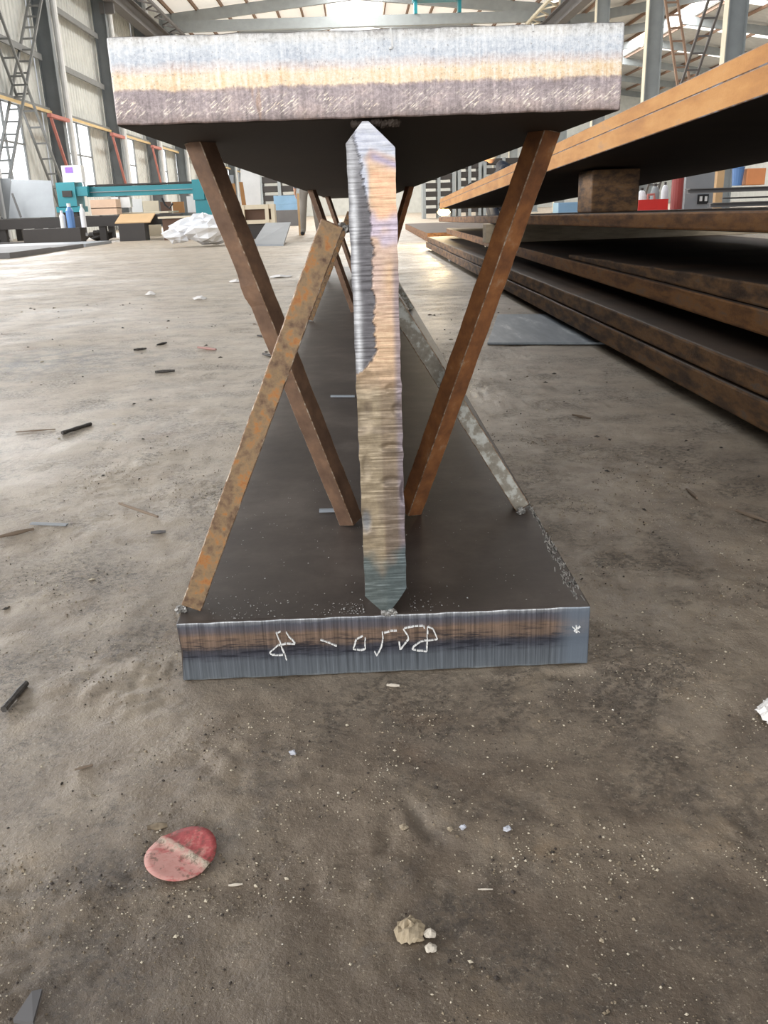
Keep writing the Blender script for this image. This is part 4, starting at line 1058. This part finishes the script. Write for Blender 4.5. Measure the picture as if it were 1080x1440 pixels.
# scrap lying under the table
legs_x = (-8.3, -7.5, -6.75, -6.05, -5.4, -4.65, -3.9)
for k in range(6):
    x = (legs_x[k] + legs_x[k + 1]) / 2 + (k % 2) * .06; y = YT + 0.7 + (k % 3) * 0.5; h = (.2, .24, .17, .22, .26, .19)[k]
    tag(MB().blob((x, y, h * .5), h * .6, 200 + k, 0.3, (2.0, 1.4, .82), 6, 9).build('scrap_lump', M[('dark', 'brownsteel', 'darkgrey', 'dark', 'brownsteel', 'dark')[k]]),
        'scrap lump under the cutting table, in its %s leg gap from the left' % ('first', 'second', 'third', 'fourth', 'fifth', 'sixth')[k], 'scrap', 'scrap lumps under the cutting table')
# plastic bag
def bag(x, y, w, h, label, seed, pos):
    r = random.Random(seed); m = MB()
    for k in range(9):
        u = r.uniform(-0.75, 0.75); q = w * 0.26 * r.uniform(.7, 1.1)
        m.blob((pos.x + u * w * 0.42, pos.y + r.uniform(0, .3), q * 0.62 + (1 - abs(u)) * h * 0.45 * r.random()), q, seed + k, 0.22, (1.2, 1, .62), 7, 10)
    return m
p = ground(277, 347)
m = bag(0, 0, 0.95, 0.55, '', 5, p)
tag(m.build('plastic_bag', M['plastic']), 'heap of crumpled white plastic film on the floor beside the table', 'plastic film')
# pallet of channel, leaning boards, ramp sheet
yp = 16.5
o = empty('welded_stand', (at(362, 300, yp).x, yp, 0), 'cream and brown welded frame beyond the brown brace', 'frame')
a = at(340, 317, yp); c = at(385, 287, yp)
MB().box(a.x, c.x, yp, yp + 0.3, a.z + 0.02, a.z + 0.09).box(a.x, c.x, yp, yp + 0.3, c.z - 0.08, c.z).build('rail', M['cream'], o)
MB().box(a.x, c.x, yp + 0.1, yp + 0.14, a.z + 0.09, c.z - 0.08).build('back_panel', M['brownsteel'], o)
for t in (0.0, 0.72, 0.9):
    x = a.x + (c.x - a.x) * t; MB().box(x, x + 0.07, yp - 0.02, yp + 0.3, a.z + 0.02, c.z).build('upright', M['cream'], o)
MB().box(a.x, c.x, yp + 0.05, yp + 0.25, 0, a.z + 0.02).build('foot', M['dark'], o)
slab('ramp_sheet', [ground(355, 346), ground(399, 346), at(409, 315, 14.6), at(374, 316, 14.6)], 0.03, M['grey'], 'grey sheet tilted up beside the plastic film heap', 'sheet')
for (x0, x1, xt0, xt1, y0, mat, lab) in ((324, 337, 322, 330, 258, 'wood', 'brown board leaning behind the frame'), (343, 350, 336, 341, 256, 'wood', 'narrow brown board leaning right of the first'), (336, 366, 338, 365, 236, 'white', 'tall white panel standing beyond the braces'), (312, 328, 312, 328, 246, 'grey', 'grey drum-shaped box left of the leaning boards')):
    Y = 18.0 + (1.0 if mat in ('white', 'grey') else 0.0)
    a, b_ = at(x0, 300, Y), at(x1, 300, Y); a.z = b_.z = 0.0; c, d = at(xt1, y0, Y + 0.25), at(xt0, y0, Y + 0.25)
    vs = [a, b_, c, d]; m = MB().add(vs + [v + Vector((0, 0.05, 0)) for v in vs], [(0, 1, 2, 3), (7, 6, 5, 4), (0, 4, 5, 1), (1, 5, 6, 2), (2, 6, 7, 3), (3, 7, 4, 0)])
    tag(m.build('panel' if mat in ('white', 'grey') else 'board', M[mat]), lab, 'panel' if mat in ('white', 'grey') else 'board')
# far racks along the end
def rack(x0, x1, y0, Y, n, lab, mat='dark'):
    a = at(x0, y0, Y); c = at(x1, y0, Y); r_ = empty('storage_rack', ((a.x + c.x) / 2, Y, 0), lab, 'rack')
    for k in range(n):
        z = a.z * (k + 0.6) / n
        MB().box(a.x, c.x, Y, Y + 0.8, z, z + a.z / n * 0.62).build('shelf', M[mat], r_)
    for x in (a.x, (a.x + c.x) / 2, c.x): MB().box(x - 0.06, x + 0.06, Y - 0.05, Y + 0.85, 0, a.z + 0.1).build('upright', M['steelpaint'], r_)
rack(366, 418, 252, 34, 5, 'dark storage rack far beyond the left braces')
rack(596, 638, 236, 36, 6, 'dark storage rack far back, leftmost right of the web')
rack(646, 675, 232, 36, 6, 'dark storage rack far back, between its two neighbours')
rack(682, 735, 226, 36, 6, 'dark storage rack far back behind the welder')
a = at(382, 300, 30); c = at(426, 294.6, 30); d = at(426, 285, 30); e = at(426, 274, 30)
tag(MB().box(a.x, c.x, 30, 31.2, 0, c.z).build('pallet', M['darkgrey']), 'dark pallet carrying the pale blue sheets', 'pallet')
tag(MB().box(a.x, c.x, 30, 31.2, c.z + .002, d.z - .03).build('sheet_pile', M['blue']), 'lower pale blue pile of sheets on the far floor', 'sheet pile')
tag(MB().box(a.x + .1, c.x, 30, 31.2, d.z - .028, e.z).build('sheet_pile', M['blue']), 'upper pale blue pile of sheets on the far floor', 'sheet pile')
standing('crate', 417, 424, 272, 17.8, 0.4, M['card'], 'narrow tan crate left of the standing worker', 'crate')

# ------------------------------------------------------------------ people (far off)
def skin_figure(name, joints, edges, radii, mat_of, mats, label):
    names = list(joints); me = bpy.data.meshes.new(name)
    me.from_pydata([joints[k] for k in names], [(names.index(a), names.index(b)) for a, b in edges], [])
    o = bpy.data.objects.new(name, me); COL.objects.link(o)
    sk = o.modifiers.new('skin', 'SKIN'); sk.use_smooth_shade = True
    o.modifiers.new('sub', 'SUBSURF').levels = 1
    for i, k in enumerate(names):
        r = radii[k]; me.skin_vertices[0].data[i].radius = (r, r) if not isinstance(r, tuple) else r
        me.skin_vertices[0].data[i].use_root = (k == 'pelvis')
    dg = bpy.context.evaluated_depsgraph_get(); ev = o.evaluated_get(dg)
    nm = bpy.data.meshes.new_from_object(ev); nm.name = name
    o.modifiers.clear(); o.data = nm
    nm.materials.clear()
    for mt in mats: nm.materials.append(mt)
    for p in nm.polygons: p.material_index = mat_of(p.center); p.use_smooth = True
    zmin = min(v.co.z for v in nm.vertices)
    return o
def hand(J, E, RD, wrist, d, side, tag_):
    w = Vector(wrist); d = Vector(d).normalized(); s = Vector(side); s = (s - d * s.dot(d)).normalized()
    pk = 'palm' + tag_; J[pk] = tuple(w + d * 0.07); RD[pk] = (0.035, 0.018); E.append(('wrist' + tag_, pk))
    for i, (off, L) in enumerate(((-0.03, 0.075), (-0.01, 0.085), (0.01, 0.08), (0.03, 0.062))):
        a, b_ = 'f%d%s' % (i, tag_), 'g%d%s' % (i, tag_)
        J[a] = tuple(w + d * 0.105 + s * off); J[b_] = tuple(w + d * (0.105 + L) + s * off * 1.1 + d.cross(s) * 0.02)
        RD[a] = 0.0095; RD[b_] = 0.008; E.append((pk, a)); E.append((a, b_))
    J['th' + tag_] = tuple(w + d * 0.07 - s * 0.055); RD['th' + tag_] = 0.01; E.append((pk, 'th' + tag_))
def head(o, c, f, tilt_up, hairmat, parent, cover=None):
    """head with brow, nose, chin and ears; f = facing direction"""
    c = Vector(c); f = Vector(f).normalized(); up = Vector(tilt_up).normalized(); s = f.cross(up)
    m = MB(); n, rg = 16, 12; vs = [c - up * 0.115]
    for i in range(1, rg):
        th = math.pi * i / rg
        for k in range(n):
            a = 2 * math.pi * k / n; rr = 0.078 * math.sin(th) * (0.82 if th < 1.1 else 1.0)
            fx = rr * math.cos(a) * 1.25; sx = rr * math.sin(a); zz = -0.115 * math.cos(th)
            if abs(sx) < 0.02 and math.cos(a) > 0.9 and -0.035 < zz < 0.005: fx += 0.022
            vs.append(c + f * fx + s * sx + up * zz)
    vs.append(c + up * 0.115); L = len(vs) - 1; fs = []
    for k in range(n):
        k2 = (k + 1) % n; fs += [(0, 1 + k2, 1 + k), (L, L - n + k, L - n + k2)]
        for i in range(rg - 2): a0 = 1 + i * n; fs.append((a0 + k, a0 + k2, a0 + n + k2, a0 + n + k))
    m.add(vs, fs)
    for sg in (-1, 1): m.blob(c + s * sg * 0.08 + up * -0.005, 0.028, 3, 0.05, (0.5, 0.5, 1.0))
    hd = m.build('head', M['skin'], parent, smooth=True)
    e = MB()
    for sg in (-1, 1): e.blob(c + f * 0.092 + s * sg * 0.03 + up * 0.006, 0.009, 2, 0.0)
    e.blob(c + f * 0.088 - up * 0.06, 0.012, 2, 0.0, (1, 1, .35)); tag(e.build('face_detail', M['hair'], hd), kind='stuff')
    h = MB().blob(c - f * 0.014 + up * 0.028, 0.103, 9, 0.03, (0.93, 0.93, 1.0) if not cover else (1.1, 1.1, 1.12), 9, 14)
    h.build('hood' if cover else 'hair', cover or M['hair'], parent, smooth=True)
# standing worker
px_, py_ = -0.92, 17.0
J = {}; E = []; RD = {}
def add(k, x, y, z, r): J[k] = (x, y, z); RD[k] = r
add('pelvis', 0, 0, 0.95, (0.155, 0.11)); add('waist', 0, 0.0, 1.1, (0.14, 0.10)); add('chest', 0, 0.0, 1.32, (0.165, 0.115)); add('neck0', 0, 0, 1.46, (0.075, 0.07)); add('neck', 0, -0.01, 1.54, 0.055)
E += [('pelvis', 'waist'), ('waist', 'chest'), ('chest', 'neck0'), ('neck0', 'neck')]
for sg, t in ((-1, 'L'), (1, 'R')):
    add('hip' + t, sg * 0.1, 0, 0.88, 0.095); add('knee' + t, sg * 0.125, -0.02, 0.48, 0.072); add('ankle' + t, sg * 0.15, 0.02, 0.10, 0.055); add('toe' + t, sg * 0.165, -0.16, 0.045, 0.042)
    E += [('pelvis', 'hip' + t), ('hip' + t, 'knee' + t), ('knee' + t, 'ankle' + t), ('ankle' + t, 'toe' + t)]
    add('sho' + t, sg * 0.19, 0, 1.4, 0.065); add('elb' + t, sg * 0.25, 0.02, 1.12, 0.048); add('wrist' + t, sg * 0.26, -0.05, 0.88, 0.034)
    E += [('neck0', 'sho' + t), ('sho' + t, 'elb' + t), ('elb' + t, 'wrist' + t)]
    hand(J, E, RD, J['wrist' + t], (0, -0.15, -1), (0, 1, 0), t)
pr = empty('person', (px_, py_, 0), 'worker in grey trousers standing far back behind the beam', 'person')
o = skin_figure('body', J, E, RD, lambda c: 3 if c.z < 0.085 else (0 if c.z < 0.98 and abs(c.x) < 0.235 else (2 if (c.z > 1.5 or (c.z < 0.9 and abs(c.x) > 0.235)) else 1)), [M['trouser'], M['shirt'], M['skin'], M['black']], None)
o.parent = pr; o['_base'] = [0, 0, 0]
head(o, (px_, py_ - 0.02, 1.66), (0, -1, 0), (0, 0, 1), M['hair'], pr)
# crouching welder
wx, wy = 1.95, 11.2
J = {}; E = []; RD = {}
add('pelvis', 0.25, 0, 0.42, (0.15, 0.13)); add('waist', 0.17, 0, 0.6, (0.14, 0.12)); add('chest', 0.03, 0, 0.82, (0.165, 0.125)); add('neck0', -0.06, 0, 0.95, (0.08, 0.075)); add('neck', -0.11, 0, 1.0, 0.058)
E += [('pelvis', 'waist'), ('waist', 'chest'), ('chest', 'neck0'), ('neck0', 'neck')]
for sg, t in ((-1, 'L'), (1, 'R')):
    add('hip' + t, 0.2, sg * 0.1, 0.40, 0.095); add('knee' + t, -0.2, sg * 0.16, 0.5, 0.075); add('ankle' + t, -0.05, sg * 0.16, 0.1, 0.055); add('toe' + t, -0.22, sg * 0.17, 0.045, 0.042)
    E += [('pelvis', 'hip' + t), ('hip' + t, 'knee' + t), ('knee' + t, 'ankle' + t), ('ankle' + t, 'toe' + t)]
    add('sho' + t, -0.02, sg * 0.19, 0.9, 0.065); add('elb' + t, -0.2, sg * 0.22, 0.7, 0.048); add('wrist' + t, -0.42, sg * 0.12, 0.66, 0.034)
    E += [('neck0', 'sho' + t), ('sho' + t, 'elb' + t), ('elb' + t, 'wrist' + t)]
    hand(J, E, RD, J['wrist' + t], (-1, -0.1 * sg, -0.2), (0, 0, 1), t)
pr2 = empty('person', (wx, wy, 0), 'crouching worker in a white hood and dark overalls beyond the plate stack', 'person')
o = skin_figure('body', J, E, RD, lambda c: 1 if c.x < -0.43 else 0, [M['navy'], M['cap'], M['skin']], None)
o.parent = pr2; o['_base'] = [0, 0, 0]
head(o, (wx - 0.2, wy, 1.1), (-0.9, 0, -0.45), (-0.3, 0, 0.95), M['hair'], pr2, M['cap'])
# cutting torch with hose and flame
t_ = empty('cutting_torch', (1.2, 11.2, 0.5), 'cutting torch with a glowing flame beyond the far end of the stack', 'torch')
MB().tube([(1.45, 11.0, 0.63), (1.3, 11.1, 0.6), (1.16, 11.15, 0.5)], 0.014, 8).build('torch_body', M['dark'], t_)
MB().lathe((1.14, 11.14, 0.36), [(0.05, 0), (0.09, 0.04), (0.05, 0.10), (0.012, 0.15)], 10).build('flame', M['flame'], t_)
MB().tube([(1.45, 11.0, 0.63), (1.5, 10.8, 0.72), (1.4, 10.4, 0.72), (1.1, 9.9, 0.55), (0.95, 9.6, 0.5)], 0.022, 8).build('hose', M['black'], t_)
lp = bpy.data.lights.new('torch_glow', 'POINT'); lp.energy = 60; lp.color = (1, 0.75, 0.4); lp.shadow_soft_size = 0.1
lo = bpy.data.objects.new('torch_glow', lp); COL.objects.link(lo); lo.location = (1.05, 10.95, 0.55)

# ------------------------------------------------------------------ far right, seen between the plates
YR = 13.0
a = at(898, 281, YR); c = at(940, 281, YR)
rm = empty('welding_machine', ((a.x + c.x) / 2, YR, 0), 'red welding machine under the tilted plates at right', 'machine')
MB().box(a.x, c.x, YR, YR + 0.5, 0.05, a.z).build('case', M['red'], rm)
MB().tube([at(911, 281, YR + .1), at(911, 274, YR + .1), at(920, 273, YR + .1), at(920, 281, YR + .1)], 0.02, 8).build('handle', M['redp'], rm)
for x in (a.x + .08, c.x - .08): MB().box(x - .04, x + .04, YR + .1, YR + .4, 0, .05).build('foot', M['black'], rm)
p = at(954, 247, YR + 1)
tag(MB().lathe((p.x, YR + 1, 0), [(0.13, 0), (0.13, 0.02), (0.095, 0.04), (0.095, 1.75)], 14).build('steel_pole', M['redpole']), 'thick red-brown pole right of the red welding machine', 'pole')
cb = empty('electric_cabinet', (at(988, 250, YR + 1.4).x, YR + 1.4, 0), 'pale grey electric cabinet with a black socket panel', 'cabinet')
a = at(966, 240, YR + 1.4); c = at(1012, 240, YR + 1.4)
MB().box(a.x, c.x, YR + 1.4, YR + 1.8, 0, a.z).build('case', M['grey'], cb)
q = rect_at(981, 273, 997, 287, YR + 1.37, 0.03); MB().box(*q).build('socket_panel', M['black'], cb)
for x in (984, 991):
    q = rect_at(x, 276, x + 4, 283, YR + 1.355, 0.015); MB().box(*q).build('socket', M['white'], cb)
standing('timber_post', 1010, 1020, 234, YR + 0.2, 0.1, M['card'], 'tan timber post beside the electric cabinet', 'post')
def hbeam(x0, x1, y0, y1, Y, lab):
    a = at(x0, y1, Y); c = at(x1, y0, Y); h = c.z - a.z; m = MB()
    m.box(a.x, c.x, Y, Y + .2, a.z, a.z + h * .18).box(a.x, c.x, Y, Y + .2, c.z - h * .18, c.z).box(a.x, c.x, Y + .08, Y + .12, a.z + h * .18, c.z - h * .18)
    return tag(m.build('steel_section', M['darkgrey']), lab, 'steel section')
YH = 11.6
hbeam(970, 1100, 261, 272, YH, 'grey steel section on top of the rack behind the plates')
hbeam(1020, 1100, 275, 280, YH, 'thin grey steel section in the middle of the rack at right')
hbeam(1002, 1100, 282, 292, YH, 'grey steel section lowest on the rack at right')
a = at(1030, 292, YH); tag(MB().box(a.x, a.x + .2, YH - .02, YH + .25, 0, a.z).build('trestle', M['dark']), 'trestle carrying the grey steel sections at right', 'trestle')
for x0, x1 in ((1024, 1030), (1066, 1072)):
    q = rect_at(x0, 272, x1, 282, YH + .02, .16)
b_ = at(1036, 261, YH + .1); r = 0.08
bk = empty('bucket', (b_.x, YH + .1, at(1036, 261, YH).z), 'blue plastic bucket standing on the grey steel sections', 'bucket')
MB().lathe((b_.x, YH + .1, at(1036, 261, YH).z + .001), [(r * .8, 0), (r, .22), (r * 1.08, .225), (r * 1.08, .24)], 14).build('bucket_body', M['blue2'], bk)
a = at(1048, 261, YH + .05); q = rect_at(1049, 236, 1078, 260.6, YH + .02, .16)
tag(MB().box(*q).build('plastic_crate', M['orange'], bevel=0.01), 'orange plastic crate right of the blue bucket', 'crate')
for k, (x, yt, w, mat, lab) in enumerate(((903, 264, 12, 'plastic', 'white gas cylinder left of the red machine'), (922, 258, 12, 'steelpaint', 'grey gas cylinder behind the red machine'), (936, 256, 10, 'plastic', 'white gas cylinder right of the grey one'))):
    p = at(x, yt, YR + 1.2 + .3 * k); r = w / 2 / FPX * (YR + 2.2); h = p.z
    g_ = empty('gas_cylinder', (p.x, p.y, 0), lab, 'gas cylinder')
    MB().lathe((p.x, p.y, 0), [(r, 0), (r, h * .8), (r * .7, h * .9), (r * .3, h * .94)], 14).build('cylinder_body', M[mat], g_)
    MB().lathe((p.x, p.y, h * .94), [(r * .35, 0), (r * .35, h * .06)], 8).build('valve', M['dark'], g_)
q = at(785, 285, 10.4); c = at(827, 285, 10.4)
tag(MB().box(q.x, c.x, 10.4, 10.7, 0, q.z).build('tool_chest', M['blue'], bevel=0.01), 'pale blue chest just visible over the thin plate', 'chest')

# floor boards at far left
for k, (yy, x0, x1) in enumerate(((15.2, -7.5, -4.9), (13.2, -7.2, -4.85), (11.4, -7.0, -4.8))):
    tag(MB().box(x0, x1 + .1, yy, yy + 1.7, 0, 0.05 + .012 * k).build('steel_sheet', M['grey'] if k == 0 else M['darkgrey']), ('farthest of three flat sheets on the floor at left', 'middle one of three flat sheets on the floor at left', 'nearest of three flat sheets on the floor at left')[k], 'sheet')

# repeats share a group
GROUPS = {'steel_plate': 'rusty steel plates of the stack', 'packing_block': 'packing blocks between the plates', 'electrode_stub': 'dark electrode stubs on the floor',
          'splinter': 'splinters on the floor', 'pebble': 'pebbles and chips on the near floor', 'storage_rack': 'storage racks at the far end', 'gas_cylinder': 'gas cylinders behind the red machine',
          'bottle': 'bottles in front of the cutting table', 'board': 'boards leaning beyond the table', 'cardboard_sheet': 'cardboard sheets by the table', 'white_scrap': 'white scraps on the open floor',
          'steel_section': 'steel sections in the background', 'steel_strip': 'short steel strips', 'paper_scrap': 'torn paper pieces', 'cinder': 'cinders by the braces'}
for o in bpy.data.objects:
    k = o.name.split('.')[0]
    if o.parent is None and k in GROUPS and 'group' not in o: o['group'] = GROUPS[k]
for o in bpy.data.objects:
    if '_base' in o: del o['_base']
